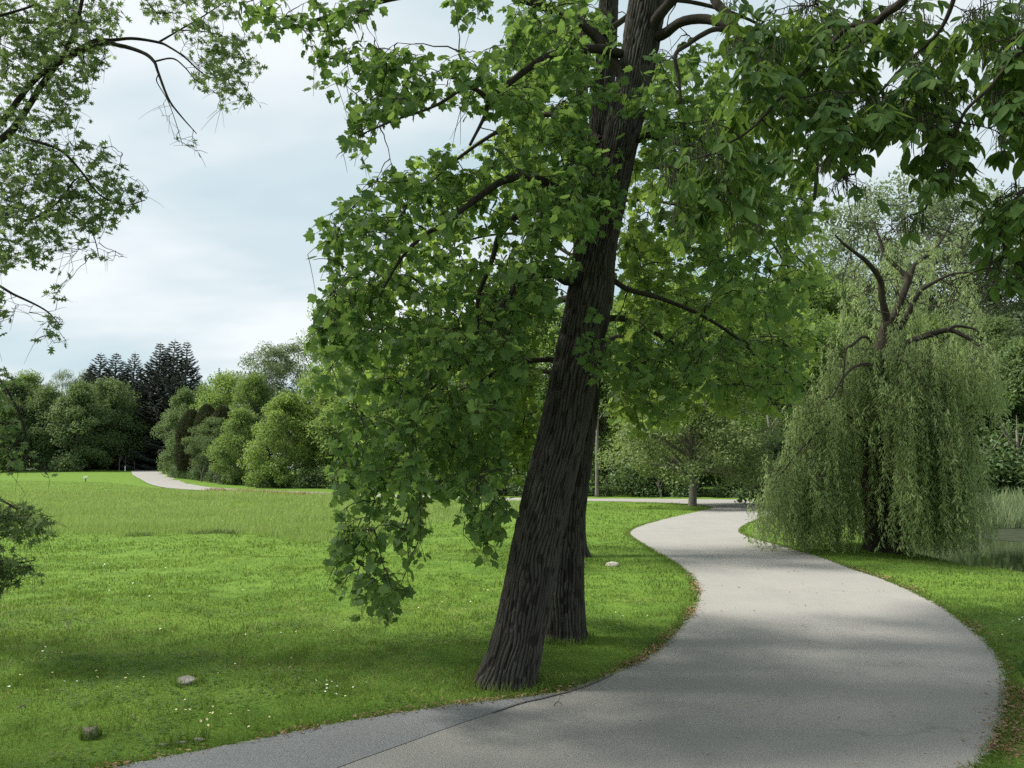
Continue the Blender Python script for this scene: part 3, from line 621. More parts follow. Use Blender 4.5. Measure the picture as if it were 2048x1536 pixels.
# ---- the leaning tulip tree in front
def tulip_tree():
    YT = 7.45
    c = [(1014, 1385, 118), (1020, 1350, 106), (1040, 1264, 99), (1060, 1165, 101), (1090, 1011, 97), (1130, 850, 97), (1160, 700, 96), (1180, 592, 95), (1191, 500, 88), (1209, 430, 79), (1245, 260, 77), (1270, 150, 78), (1286, 60, 80), (1300, -40, 78), (1322, -260, 66), (1340, -560, 52), (1350, -900, 30)]
    ctrl = np.array([at(a, b, YT) for a, b, w in c]); rad = [w * YT / F / 2 for a, b, w in c]
    org = np.array([ctrl[0][0], YT, hz(ctrl[0][0], YT)])
    root = tag(empty('tulip_tree', org), 'big leaning tulip tree with dark furrowed bark, nearest of the trunks beside the road', 'tree')
    _, P, R = bark_trunk('trunk', ctrl, rad, M['bark_tulip'], root, org, 41, .030, 460, 520, (.16, .2), PI, 4)
    limbs = [([(1150, 555), (1133, 561), (1108, 548), (1081, 551), (1040, 568), (1016, 599), (992, 630), (972, 654), (937, 684), (900, 730), (868, 800)], (7.4, 6.9, 6.6, 6.4), .055, .010),
             ([(1200, 400), (1177, 386), (1150, 388), (1125, 386), (1100, 372), (1081, 362), (1047, 357), (1013, 359), (978, 379), (927, 417), (883, 451), (845, 472), (800, 520), (760, 590)], (7.45, 7.0, 6.6, 6.2), .065, .010),
             ([(1195, 420), (1160, 404), (1105, 396), (1047, 420), (1000, 470), (985, 517), (961, 579), (955, 613), (958, 705), (968, 800)], (7.45, 7.4, 7.6, 7.5), .05, .009),
             ([(1250, 110), (1200, 98), (1149, 101), (1095, 113), (1047, 144), (1013, 171), (978, 202), (968, 235), (940, 290)], (7.45, 7.0, 6.6, 6.3), .05, .012),
             ([(978, 202), (955, 181), (934, 176), (913, 185), (883, 205), (845, 222), (790, 240), (720, 270)], (6.4, 6.2, 6.0), .022, .007),
             ([(1290, 80), (1328, 68), (1362, 44), (1410, 38), (1455, 51), (1478, 68), (1502, 106), (1540, 180), (1585, 240), (1612, 290), (1632, 325), (1632, 359), (1629, 400)], (7.45, 6.8, 6.6, 6.7), .055, .014),
             ([(1478, 68), (1434, 58), (1400, 72), (1376, 89), (1352, 106), (1352, 130), (1357, 154), (1362, 202), (1370, 260)], (6.7, 6.6, 6.6), .026, .012),
             ([(1420, -60), (1430, 0), (1455, 30), (1478, 66)], (6.9, 6.8, 6.7), .05, .035),
             ([(1290, 80), (1312, 40), (1345, 0), (1400, -60)], (7.4, 7.2, 7.0), .06, .045),
             ([(1250, 160), (1180, 60), (1080, 10), (960, -20), (820, -10), (700, 20), (600, 50), (545, 60)], (7.45, 7.5, 7.4, 7.0), .06, .008),
             ([(1262, 290), (1300, 270), (1345, 300), (1385, 360), (1420, 440), (1440, 540)], (7.45, 6.9, 6.7), .035, .009),
             ([(1225, 560), (1260, 580), (1330, 600), (1420, 640), (1500, 700), (1545, 770)], (7.45, 7.4, 7.7, 7.8), .03, .008),
             ([(1300, -60), (1180, -160), (1000, -230), (800, -200)], (7.45, 6.6, 6.0), .06, .012), ([(1330, -300), (1450, -420), (1600, -460)], (7.45, 6.6, 6.0), .06, .012), ([(1330, -300), (1250, -450), (1150, -520)], (7.45, 8.6, 9.6), .06, .012)]
    skel = []; anch = []
    for i, (p, y, r0, r1) in enumerate(limbs):
        q = limb(p, y); limb_mesh('limb', q, r0, r1, M['bark_limb'], root, org, i); skel.append(q[6::2] if i not in (4, 6, 7) else q[::2])
    skel = np.concatenate(skel)
    rng = RS(21)
    polys = [([(465, 0), (770, -20), (775, 30), (700, 55), (640, 80), (560, 60), (500, 85)], 24, 6.3, 7.3),
             ([(600, 75), (740, 70), (870, 85), (1000, 95), (1180, 105), (1190, 320), (1060, 330), (970, 245), (900, 218), (850, 228), (760, 268), (735, 325), (668, 325), (690, 250), (700, 200), (600, 195), (630, 140)], 96, 5.9, 7.6),
             ([(860, -20), (1240, -20), (1235, 90), (1000, 90), (985, 30), (930, 65), (875, 15)], 26, 6.0, 8.0),
             ([(740, 345), (820, 305), (960, 290), (1200, 330), (1185, 540), (1110, 560), (1050, 500), (960, 480), (850, 500), (720, 560), (600, 530), (610, 500), (595, 458), (655, 410)], 96, 5.7, 7.8),
             ([(640, 560), (760, 540), (870, 520), (860, 640), (620, 640)], 16, 5.8, 7.2),
             ([(600, 635), (700, 610), (870, 640), (1000, 650), (1060, 720), (1030, 860), (1010, 990), (980, 1010), (880, 990), (760, 1005), (665, 990), (650, 860), (632, 790), (600, 740)], 118, 5.6, 7.6),
             ([(665, 1000), (845, 1000), (855, 1085), (820, 1190), (790, 1245), (715, 1245), (670, 1195), (655, 1120)], 30, 5.9, 6.8),
             ([(915, 1010), (1030, 1000), (1010, 1080), (1005, 1125), (965, 1115), (915, 1070)], 13, 6.0, 6.7),
             ([(1290, 150), (1420, 120), (1560, 260), (1640, 420), (1660, 560), (1600, 640), (1480, 640), (1380, 540), (1290, 420)], 74, 6.0, 8.2),
             ([(1240, 600), (1400, 620), (1560, 640), (1640, 700), (1590, 840), (1560, 800), (1440, 790), (1300, 860), (1215, 760)], 60, 6.4, 8.4),
             ([(1200, 90), (1310, 95), (1310, 240), (1190, 230)], 6, 6.3, 6.7), ([(1165, 270), (1260, 280), (1250, 480), (1160, 470)], 13, 6.2, 6.7), ([(1150, 620), (1230, 620), (1220, 770), (1150, 760)], 7, 6.4, 6.75),
             ([(920, 530), (1125, 525), (1120, 640), (960, 720)], 26, 6.0, 6.6),
             ([(1000, 0), (1225, 0), (1200, 90), (1165, 330), (1050, 320)], 40, 7.9, 9.2), ([(1310, 70), (1460, 60), (1450, 330), (1290, 330)], 40, 6.6, 8.8),
             ([(850, 480), (1130, 560), (1100, 680), (880, 660)], 36, 7.3, 8.4),
             ([(640, 860), (760, 800), (1000, 700), (1060, 760), (1000, 940), (760, 1000), (650, 960)], 40, 7.4, 8.2)]
    Tg = np.vstack([poly_targets(rng, polys, 1.2), box_targets(rng, (-3.2, 2.5, 6.2), (5.0, 11.5, 12.5), 170), box_targets(rng, (-7.0, 2.5, 6.0), (-1, 9, 10.5), 330)])  # last box: out-of-view boughs added to shade the near road
    Ps, Rs = grow(rng, skel, Tg)
    v, f = tubes(Ps, Rs, 4); tw = trim_tw(twiglets(rng, Ps, 3, .20, .75), polys); v2, f2 = tubes(tw, np.tile([.0035, .003, .0025, .0015], (len(tw), 1)), 3)
    mb = MB(); mb.add(v, [f]); mb.add(v2, [f2]); mb.build('twigs', M['bark_limb'], root, True, org)
    a = trim(leaves_on(rng, tw, 6, .081, 0, TLF, TL, .7, .5), polys, len(TL)); mb = MB(); mb.add(a[0], [a[1]], a[2]); mb.build('crown', M['leaf_tulip'], root, False, org)
tulip_tree()
def tulip_back(name, label, ctrlpx, YT, polys, limbs, lo, hi, nbox, lsize, seed, mat, per=6):
    ctrl = np.array([at(a, b, YT) for a, b, w in ctrlpx]); rad = [w * YT / F / 2 for a, b, w in ctrlpx]
    org = np.array([ctrl[0][0], YT, hz(ctrl[0][0], YT)])
    root = tag(empty('tulip_tree', org), label, 'tree')
    bark_trunk('trunk', ctrl, rad, M['bark_tulip'], root, org, 33, .027, 360, 360, (.34, .22), None if seed != 33 else 0.0, seed)
    skel = []
    for i, (p, y, r0, r1) in enumerate(limbs):
        q = limb(p, y); limb_mesh('limb', q, r0, r1, M['bark_limb'], root, org, i + seed); skel.append(q[5::2])
    rng = RS(seed); Tg = poly_targets(rng, polys, 1.2)
    if nbox: Tg = np.vstack([Tg, box_targets(rng, lo, hi, nbox)])
    Ps, Rs = grow(rng, np.concatenate(skel), Tg)
    v, f = tubes(Ps, Rs, 4); tw = trim_tw(twiglets(rng, Ps, 3, .32, .7), polys); v2, f2 = tubes(tw, np.tile([.004, .003, .0025, .0015], (len(tw), 1)), 3)
    mb = MB(); mb.add(v, [f]); mb.add(v2, [f2]); mb.build('twigs', M['bark_limb'], root, True, org)
    a = trim(leaves_on(rng, tw, per, lsize, 0, TLF, TL, .75, .5), polys, len(TL)); mb = MB(); mb.add(a[0], [a[1]], a[2]); mb.build('crown', mat, root, False, org)
tulip_back('tulip_tree', 'upright tulip tree trunk standing right behind the big leaning tulip tree',
    [(1130, 1292, 76), (1130, 1270, 74), (1133, 1100, 70), (1137, 1026, 68), (1148, 944, 67), (1158, 870, 65), (1167, 800, 63), (1183, 600, 58), (1198, 300, 50), (1212, 100, 45), (1222, -100, 40), (1240, -400, 26)], 9.25,
    [([(700, 480), (830, 470), (860, 560), (1000, 560), (1100, 560), (1090, 880), (960, 950), (760, 960), (690, 800), (650, 640)], 125, 8.0, 11.0),
     ([(960, 660), (1110, 640), (1080, 860), (1040, 1000), (950, 970)], 44, 8.0, 10.5),
     ([(1030, 20), (1180, 20), (1190, 480), (1050, 480), (960, 300)], 95, 8.4, 11.0),
     ([(1240, 130), (1480, 130), (1660, 330), (1670, 560), (1640, 700), (1480, 720), (1320, 640), (1300, 560), (1240, 480)], 130, 8.2, 11.5),
     ([(1225, 450), (1380, 450), (1380, 660), (1235, 660)], 60, 8.4, 12),
     ([(1215, 660), (1330, 700), (1520, 700), (1620, 760), (1590, 860), (1450, 830), (1320, 880), (1215, 880)], 64, 8.0, 11.0)],
    [([(1183, 600), (1120, 600), (1050, 640), (960, 700), (860, 780), (780, 860)], (9, 9.6, 9.8), .05, .01), ([(1170, 760), (1110, 720), (1000, 740), (900, 820), (820, 900)], (9, 8.6, 8.3), .04, .01),
     ([(1195, 360), (1260, 330), (1380, 350), (1500, 430), (1580, 540)], (9, 9.6, 10), .05, .01), ([(1180, 640), (1260, 640), (1350, 690), (1440, 760), (1520, 800)], (9, 9.8, 10), .045, .01),
     ([(1200, 280), (1120, 230), (1020, 250), (900, 330), (800, 430)], (9, 9.6, 10), .045, .01), ([(1215, 60), (1330, 0), (1500, 40), (1600, 120)], (9, 9.4, 10), .04, .01)],
    (-3.5, 6.5, 8.2), (6, 12.5, 14), 130, .10, 31, M['leaf_tulip_yellow'], 6)
tulip_back('tulip_tree', 'third tulip tree, mostly hidden behind the two front trunks, its root flare spreading right',
    [(1152, 1118, 44), (1152, 1100, 40), (1153, 1000, 36), (1156, 800, 33), (1160, 500, 29), (1164, 200, 24), (1166, -100, 18)], 18.0,
    [([(680, 560), (860, 640), (1080, 640), (1080, 900), (960, 970), (870, 950), (700, 900), (640, 760)], 110, 15.5, 21),
     ([(1230, 600), (1420, 560), (1600, 600), (1660, 720), (1560, 800), (1420, 800), (1330, 880), (1220, 850)], 80, 15.5, 21),
     ([(820, 290), (1000, 260), (1150, 330), (1110, 640), (900, 640), (800, 560)], 130, 16, 20), ([(1240, 300), (1500, 250), (1620, 480), (1400, 560), (1250, 540)], 90, 16, 20)],
    [([(1155, 760), (1050, 740), (920, 780), (800, 840)], (18, 17, 16.5), .06, .012), ([(1155, 700), (1300, 660), (1420, 690), (1520, 740)], (18, 19, 19.5), .06, .012),
     ([(1160, 520), (1060, 470), (940, 480), (860, 540)], (18, 18.8, 19), .05, .012), ([(1160, 420), (1280, 400), (1420, 430), (1540, 500)], (18, 17.2, 17), .05, .012), ([(1163, 250), (1000, 320), (900, 400)], (18, 18, 18), .04, .01)],
    None, None, 0, .15, 33, M['leaf_tulip_yellow'], 6)

# ---- hickory overhead at the right
def hickory():
    base = np.array([4.7, 3.3]); org = np.array([base[0], base[1], hz(*base)])
    root = tag(empty('hickory_tree', org), 'hickory tree reaching in from the upper right with drooping leaflets and hanging catkins', 'tree')
    ctrl = np.array([(4.7, 3.3, -.1), (4.68, 3.3, .4), (4.6, 3.35, 2.5), (4.5, 3.4, 5), (4.3, 3.5, 8), (4.2, 3.5, 11)])
    bark_trunk('trunk', ctrl, [.27, .25, .22, .19, .13, .05], M['bark_tulip'], root, org, 30, .02, 160, 160, (.5, .25), None, 40)
    tr = ctrl[3]
    def lm(pts, Y, start=None):
        q = at(*np.array(pts, float).T, np.interp(np.linspace(0, 1, len(pts)), np.linspace(0, 1, len(Y)), Y))
        if start is not None: q = np.vstack([[start], q])
        return catmull(q, 40)
    L = [(lm([(2100, -250), (1880, -90), (1808, 0), (1773, 25), (1748, 47), (1704, 51), (1672, 76), (1600, 150), (1520, 240), (1440, 320)], (4.0, 4.3, 4.6, 5.0), (4.55, 3.4, 4.4)), .034, .008),
         (lm([(1672, 76), (1640, 110), (1571, 184), (1500, 260), (1430, 300)], (4.5, 4.2, 4.0)), .014, .006),
         (lm([(2300, -200), (2120, 40), (2039, 104), (2001, 149), (1976, 180), (1932, 221), (1906, 278), (1880, 350), (1850, 420)], (3.8, 4.0, 4.3), (4.55, 3.4, 4.1)), .018, .005),
         (lm([(1960, -160), (1920, -40), (1880, 60), (1800, 140), (1720, 240), (1690, 330)], (4.0, 4.4, 4.8), (4.5, 3.45, 5.0)), .018, .005),
         (lm([(2400, 150), (2150, 300), (2048, 380), (2000, 470), (1970, 560)], (3.8, 4.0, 4.2), (4.58, 3.38, 3.4)), .024, .006),
         (catmull(np.array([(4.45, 3.42, 5.6), (3.2, 2.2, 6.4), (1.6, .6, 6.6), (0, -.5, 6.3)]), 40), .06, .012), (catmull(np.array([(4.35, 3.5, 7), (3, 4.5, 8), (1.5, 5.5, 8.3)]), 40), .05, .012), (catmull(np.array([(4.4, 3.5, 6.2), (5.6, 4.6, 7), (7, 5.6, 7.2)]), 40), .05, .012)]
    skel = []
    for i, (q, r0, r1) in enumerate(L):
        limb_mesh('limb', q, r0, r1, M['bark_limb'], root, org, i + 60, 9); skel.append(q[8::2])
    rng = RS(51)
    polys = [([(1440, -20), (1860, -20), (1850, 110), (1780, 210), (1720, 280), (1650, 310), (1560, 260), (1480, 200), (1440, 110)], 88, 4.0, 5.4),
             ([(1310, 270), (1450, 190), (1560, 250), (1640, 310), (1600, 400), (1500, 480), (1400, 480), (1330, 400)], 30, 3.9, 5.2),
             ([(1650, 320), (1700, 290), (1735, 350), (1730, 390), (1690, 385)], 6, 4.0, 4.8),
             ([(1760, 180), (1870, 90), (1960, 90), (1950, 180), (1890, 235), (1800, 260), (1755, 290)], 30, 4.0, 4.8),
             ([(1840, 290), (1930, 230), (1935, 310), (1920, 370), (1880, 420), (1850, 400)], 9, 4.0, 4.6),
             ([(1960, -20), (2070, -20), (2070, 110), (1985, 110), (1900, 40)], 20, 3.9, 4.6), ([(1965, 170), (2070, 100), (2070, 310), (1995, 280)], 18, 3.9, 4.6),
             ([(1965, 340), (2070, 310), (2070, 560), (1990, 560), (1950, 520), (1965, 440)], 20, 3.9, 4.5), ([(1785, 430), (1840, 425), (1840, 445), (1795, 450)], 3, 4.1, 4.5), ([(1895, 540), (1920, 560), (1900, 570)], 1, 4.3, 4.4)]
    Tg = np.vstack([poly_targets(rng, polys), box_targets(rng, (-.5, -2.5, 5.2), (7.5, 7.0, 9.0), 95, 90)])
    Ps, Rs = grow(rng, np.concatenate(skel), Tg, .12)
    v, f = tubes(Ps, Rs, 4); mb = MB(); mb.add(v, [f])
    per = 5; n = len(Ps); idx = np.repeat(np.arange(n), per); t = .55 + .45 * rng.rand(n * per); t[::per] = 1; ff = t * 6; i = np.minimum(ff.astype(int), 5); fr = (ff - i)[:, None]
    s = Ps[idx, i] * (1 - fr) + Ps[idx, i + 1] * fr
    a = rng.rand(n * per) * 2 * PI; D = np.stack([np.cos(a), np.sin(a), -.25 - .5 * rng.rand(n * per)], -1); D = nrm(D); Lr = .12 + .09 * rng.rand(n * per)
    u = np.linspace(0, 1, 4)[None, :, None]; rc = s[:, None] + D[:, None] * Lr[:, None, None] * u + np.array([0, 0, -1.]) * (.07 * u ** 2)
    v, f = tubes(rc, np.tile([.002, .0018, .0015, .001], (len(rc), 1)), 3); mb.add(v, [f]); mb.build('twigs', M['bark_limb'], root, True, org)
    lf = MB(); side = nrm(np.cross(D, [0, 0, 1.])); R_ = rng.rand(len(rc))
    for (k, sg, sz) in ((3, 0, .128), (3, 1, .116), (3, -1, .116), (2, 1, .078), (2, -1, .078)):
        d = D * (.75 if sg == 0 else .42) + side * sg * .75 + np.array([0, 0, -.62]) + rng.normal(0, .16, D.shape)
        nn_ = np.array([0, 0, 1.]) + D * .5 + rng.normal(0, .3, D.shape)
        v, f, r = stamp(HK, HKF, rc[:, k], d, nn_, sz * (.75 + .45 * rng.rand(len(rc))), np.clip(R_ + rng.normal(0, .15, len(rc)), 0, 1)); v, f, r = trim((v, f, r), polys, len(HK), 24); lf.add(v, [f], r)
    lf.build('crown', M['leaf_hickory'], root, False, org)
    # catkins
    sel = rng.rand(n) < .55; e = np.repeat(Ps[sel, -1], 9, 0) + rng.normal(0, .022, (sel.sum() * 9, 3)); Lc = .07 + .05 * rng.rand(len(e))
    P = e[:, None] + np.array([0, 0, -1.]) * (Lc[:, None, None] * u) + rng.normal(0, .004, (len(e), 4, 3)); v, f = tubes(P, np.tile([.0022, .003, .003, .0015], (len(e), 1)), 4)
    mesh('catkins', v - org, [f], M['catkin'], root, True)
hickory()

# ---- pin oak at the left
def oak():
    base = np.array([-9.6, 9.2]); org = np.array([base[0], base[1], hz(*base)])
    root = tag(empty('pin_oak', org), 'pin oak hanging into the upper left corner with small pointed olive green leaves', 'tree')
    ctrl = np.array([(-9.6, 9.2, -.1), (-9.6, 9.2, .5), (-9.55, 9.2, 3), (-9.5, 9.2, 7), (-9.4, 9.2, 11), (-9.4, 9.2, 14)])
    bark_trunk('trunk', ctrl, [.33, .30, .27, .22, .14, .05], M['bark_tulip'], root, org, 34, .02, 160, 160, (.5, .25), None, 44)
    def lm(pts, Y, start=None):
        q = at(*np.array(pts, float).T, np.interp(np.linspace(0, 1, len(pts)), np.linspace(0, 1, len(Y)), Y))
        return catmull(np.vstack([[start], q]) if start is not None else q, 40)
    L = [(lm([(-200, 420), (0, 280), (34, 246), (62, 205), (85, 167), (116, 126), (150, 60), (170, -30)], (9.1, 8.8, 8.6), (-9.55, 9.2, 3.9)), .05, .02),
         (lm([(0, 250), (80, 150), (191, 91), (239, 91), (287, 106), (308, 123), (316, 144), (337, 198), (362, 232), (393, 267)], (8.8, 8.5, 8.4)), .035, .005),
         (lm([(100, 140), (180, 85), (226, 80), (267, 77), (318, 85), (340, 95), (370, 115), (410, 150), (450, 160)], (8.8, 8.9, 8.8)), .028, .005),
         (lm([(318, 84), (359, 60), (407, 32), (470, -10)], (8.9, 9, 9)), .013, .006), (lm([(308, 123), (345, 117), (370, 135), (390, 158), (430, 185)], (8.4, 8.4)), .011, .004),
         (lm([(359, 60), (420, 65), (470, 85), (500, 130)], (9, 9)), .008, .004),
         (lm([(316, 150), (314, 164), (335, 200), (350, 240), (365, 290)], (8.4, 8.3)), .007, .003),
         (lm([(20, 268), (60, 280), (120, 300), (160, 340), (200, 390), (250, 410), (290, 400)], (8.8, 8.6, 8.5)), .022, .005),
         (lm([(-150, 560), (0, 440), (60, 440), (120, 400), (150, 360), (180, 350)], (9, 8.9, 8.8), (-9.55, 9.2, 3.4)), .03, .005),
         (lm([(60, 440), (120, 420), (180, 460), (200, 520)], (8.9, 8.8)), .012, .004), (lm([(-200, 560), (-40, 560), (30, 590), (90, 620), (120, 650)], (8.6, 8.4), (-9.55, 9.2, 3.2)), .026, .005),
         (lm([(-200, 640), (-60, 700), (0, 760), (40, 830), (60, 900), (95, 950)], (8.4, 8.2), (-9.55, 9.2, 2.9)), .024, .004), (lm([(-200, 820), (-60, 960), (20, 1010), (80, 1040)], (8.2, 8.0), (-9.55, 9.2, 2.6)), .024, .004), (lm([(-160, 930), (-40, 1110), (30, 1125), (70, 1120)], (8.2, 8.0), (-9.55, 9.2, 2.3)), .02, .004),
         (catmull(np.array([(-9.5, 9.2, 6), (-8, 7.4, 7.4), (-6.5, 6, 8)]), 40), .07, .015), (catmull(np.array([(-9.5, 9.2, 7), (-8.4, 10.6, 8.4), (-6.6, 11.5, 9)]), 40), .06, .012), (catmull(np.array([(-9.5, 9.2, 5), (-10.6, 7, 6.5), (-11.5, 5, 7)]), 40), .06, .012), (catmull(np.array([(-9.5, 9.2, 5.5), (-7.4, 8.6, 6.8), (-5.4, 8.2, 7.2)]), 40), .06, .012)]
    skel = []
    for i, (q, r0, r1) in enumerate(L):
        limb_mesh('limb', q, r0, r1, M['bark_limb'], root, org, i + 80, 9); skel.append(q[4::2])
    rng = RS(61)
    polys = [([(-30, -20), (235, -20), (240, 60), (220, 140), (190, 160), (180, 240), (140, 275), (60, 270), (-30, 240)], 190, 7.9, 9.6),
             ([(270, 0), (470, -20), (500, 60), (525, 140), (515, 195), (460, 225), (440, 195), (390, 185), (360, 155), (410, 110), (320, 55)], 80, 8.0, 9.4),
             ([(310, 205), (345, 205), (350, 235), (325, 235)], 4, 8.3, 8.6), ([(340, 255), (375, 265), (420, 280), (415, 310), (385, 305), (350, 285)], 7, 8.3, 8.6), ([(415, 195), (455, 200), (455, 228), (420, 225)], 4, 8.4, 8.7),
             ([(-30, 270), (130, 285), (215, 285), (245, 295), (280, 350), (305, 375), (290, 405), (255, 440), (205, 490), (170, 470), (100, 480), (-30, 470)], 165, 7.9, 9.4),
             ([(-30, 470), (100, 480), (180, 490), (265, 515), (250, 530), (180, 520), (120, 505), (60, 540), (-30, 560)], 46, 8.1, 9.2),
             ([(110, 560), (145, 540), (150, 590), (120, 605), (130, 640), (140, 680), (105, 705), (70, 680), (90, 640)], 26, 8.0, 8.8), ([(-30, 590), (50, 610), (60, 640), (-30, 680)], 14, 8.0, 8.8),
             ([(-30, 735), (65, 750), (55, 780), (-30, 800)], 20, 7.8, 8.5), ([(-30, 830), (45, 810), (50, 860), (-30, 880)], 18, 7.8, 8.5), ([(-10, 890), (60, 880), (65, 930), (40, 960), (10, 950)], 16, 7.8, 8.4), ([(78, 935), (110, 930), (100, 960), (85, 960)], 6, 7.9, 8.2),
             ([(-30, 990), (50, 1005), (120, 1035), (110, 1060), (75, 1085), (60, 1070), (-30, 1085)], 70, 7.7, 8.3), ([(-30, 1120), (80, 1105), (85, 1130), (70, 1155), (30, 1175), (-30, 1170)], 55, 7.7, 8.3)]
    Tg = np.vstack([poly_targets(rng, polys), box_targets(rng, (-14, 4, 4.6), (-4.5, 13, 11.5), 330, 50), box_targets(rng, (-14, 3.5, 5.2), (-6.0, 10.5, 10), 620, 50), box_targets(rng, (-11, .5, 5.2), (-3, 7, 9.5), 520, 50), box_targets(rng, (-12.5, 2.6, 5.0), (-4.5, 6.4, 9.0), 520, 50)])  # later boxes thicken the unseen crown, added to shade lawn and road
    Ps, Rs = grow(rng, np.concatenate(skel), Tg, .05, .10, 7, .003, .005)
    v, f = tubes(Ps, Rs, 4); tw = trim_tw(twiglets(rng, Ps, 3, .24, .35), polys); v2, f2 = tubes(tw, np.tile([.0028, .0024, .002, .0012], (len(tw), 1)), 3)
    mb = MB(); mb.add(v, [f]); mb.add(v2, [f2])
    bare = twiglets(rng, Ps[: len(Ps) // 16], 1, .20, .5, None, .2); v3, f3 = tubes(bare, np.tile([.0026, .002, .0016, .001], (len(bare), 1)), 3); mb.add(v3, [f3])
    mb.build('twigs', M['bark_limb'], root, True, org)
    a = trim(leaves_on(rng, tw, 4, .108, 0, OKF, OK_, .55, .25, petiole=.1), polys, len(OK_), 20); mb = MB(); mb.add(a[0], [a[1]], a[2]); mb.build('crown', M['leaf_oak'], root, False, org)
oak()

# ------------------------------------------------------------------ whole trees seen at a distance
def broadleaf_meshes(seed, H, R, base, ncl, nleaf, lsize, trunk_r, prof=None, cs=(.16, .30), flat=.7, mat='leaf_mid', bark='bark_grey', shell=.55, lean=0):
    rng = RS(seed)
    prof = prof or (lambda t: np.sin(PI * np.clip(t * .93 + .05, 0, 1) ** .75) ** .6)
    t = rng.rand(ncl) ** .85; a = rng.rand(ncl) * 2 * PI
    lump = .5 + .95 * fbm(np.cos(a) * 1.9 + 5 + t * 4.1, np.sin(a) * 1.6 + 5, seed, 2)
    rad = R * prof(t) * lump; rr = rad * np.where(rng.rand(ncl) < shell, .8 + .2 * rng.rand(ncl), np.sqrt(rng.rand(ncl)))
    C = np.stack([rr * np.cos(a), rr * np.sin(a), base + (H - base) * t], -1)
    # trunk and branches
    tp = np.array([(0, 0, -.25), (0, 0, .15), (.02 * H, 0, H * .35), (-.01 * H, .01 * H, H * .65), (0, 0, H * .95)]); tp += rng.normal(0, .008 * H, tp.shape) * [[0, 0, 0]] * 0 + np.array([[0, 0, 0], [0, 0, 0], [1, 1, 0], [1, 1, 0], [1, 1, 0]]) * rng.normal(0, .012 * H, tp.shape)
    tc = catmull(tp, 26); tr_ = trunk_r * np.interp(np.linspace(0, 1, 26), [0, .06, .12, .5, 1], [1.5, 1.12, .95, .62, .08]); v, f = tubes(tc[None], tr_[None], 12)
    mb = MB(); mb.add(v, [f])
    hz_ = np.clip(C[:, 2] - .55 * rr - .04 * H, max(.12 * H, base * .95), .9 * H); k = np.argmin(np.abs(tc[None, :, 2] - hz_[:, None]), axis=1); S = tc[k]
    u = np.linspace(0, 1, 6)[None, :, None]; ctl = S * .5 + C * .5 + np.array([0, 0, .05 * H]) + rng.normal(0, .02 * H, C.shape)
    P = (1 - u) ** 2 * S[:, None] + 2 * u * (1 - u) * ctl[:, None] + u ** 2 * C[:, None]; r0 = np.clip(.35 * tr_[k], .02, .5)
    v, f = tubes(P, r0[:, None] * np.linspace(1, .25, 6)[None], 5); mb.add(v, [f])
    tm = mb.build('trunk', M[bark], None, True, None, True)
    # leaves
    per = nleaf // ncl; s = R * (cs[0] + (cs[1] - cs[0]) * rng.rand(ncl)); idx = np.repeat(np.arange(ncl), per)
    off = rng.normal(0, 1, (len(idx), 3)); off = off / np.maximum(1, np.linalg.norm(off, axis=1, keepdims=True) / 1.7); off[:, 2] *= flat
    pos = C[idx] + off * s[idx][:, None] * .75
    pos[:, 2] = np.maximum(pos[:, 2], (.12 if base < 1 else .55) + .3 * rng.rand(len(pos)))
    out = nrm(pos - np.array([0, 0, base + (H - base) * .35])); D = out * .4 + rng.normal(0, .7, pos.shape); D[:, 2] -= .35
    Nn = np.array([0, 0, .8]) + out * .5 + rng.normal(0, .5, pos.shape)
    rc = rng.rand(ncl)
    v, f, r = stamp(DM, DMF, pos, D, Nn, lsize * (.6 + .8 * rng.rand(len(pos))), np.clip(.45 * rc[idx] + .55 * rng.rand(len(idx)), 0, 1))
    cm = mesh('crown', v, [f], M[mat], None, False, r, True)
    return tm, cm
def put(name, meshes, px, py_base, Y, label, cat='tree', group=None, sc_=1.0, rz=0.0, mat=None, zoff=0.0, sxy=None):
    p = at(px, py_base, Y); x, y = p[0], p[1]; z = hz(x, y)
    root = tag(empty(name, (x, y, z + zoff), rz), label, cat, group); k = sxy or sc_; root.scale = (k, k, sc_)
    for n, me in zip(('trunk', 'crown'), meshes):
        o = link(n, me, root)
        if n == 'crown' and mat:
            o.material_slots[0].link = 'OBJECT'; o.material_slots[0].material = M[mat]
    return root
round_p = lambda t: np.sin(PI * np.clip(t * .9 + .1, 0, 1)) ** .5
low_p = lambda t: np.cos(PI / 2 * np.clip(t, 0, 1) ** 1.6) ** .75
col_p = lambda t: np.clip(1.05 - np.abs(t - .4) ** 2.2 * 2.2, .1, 1)
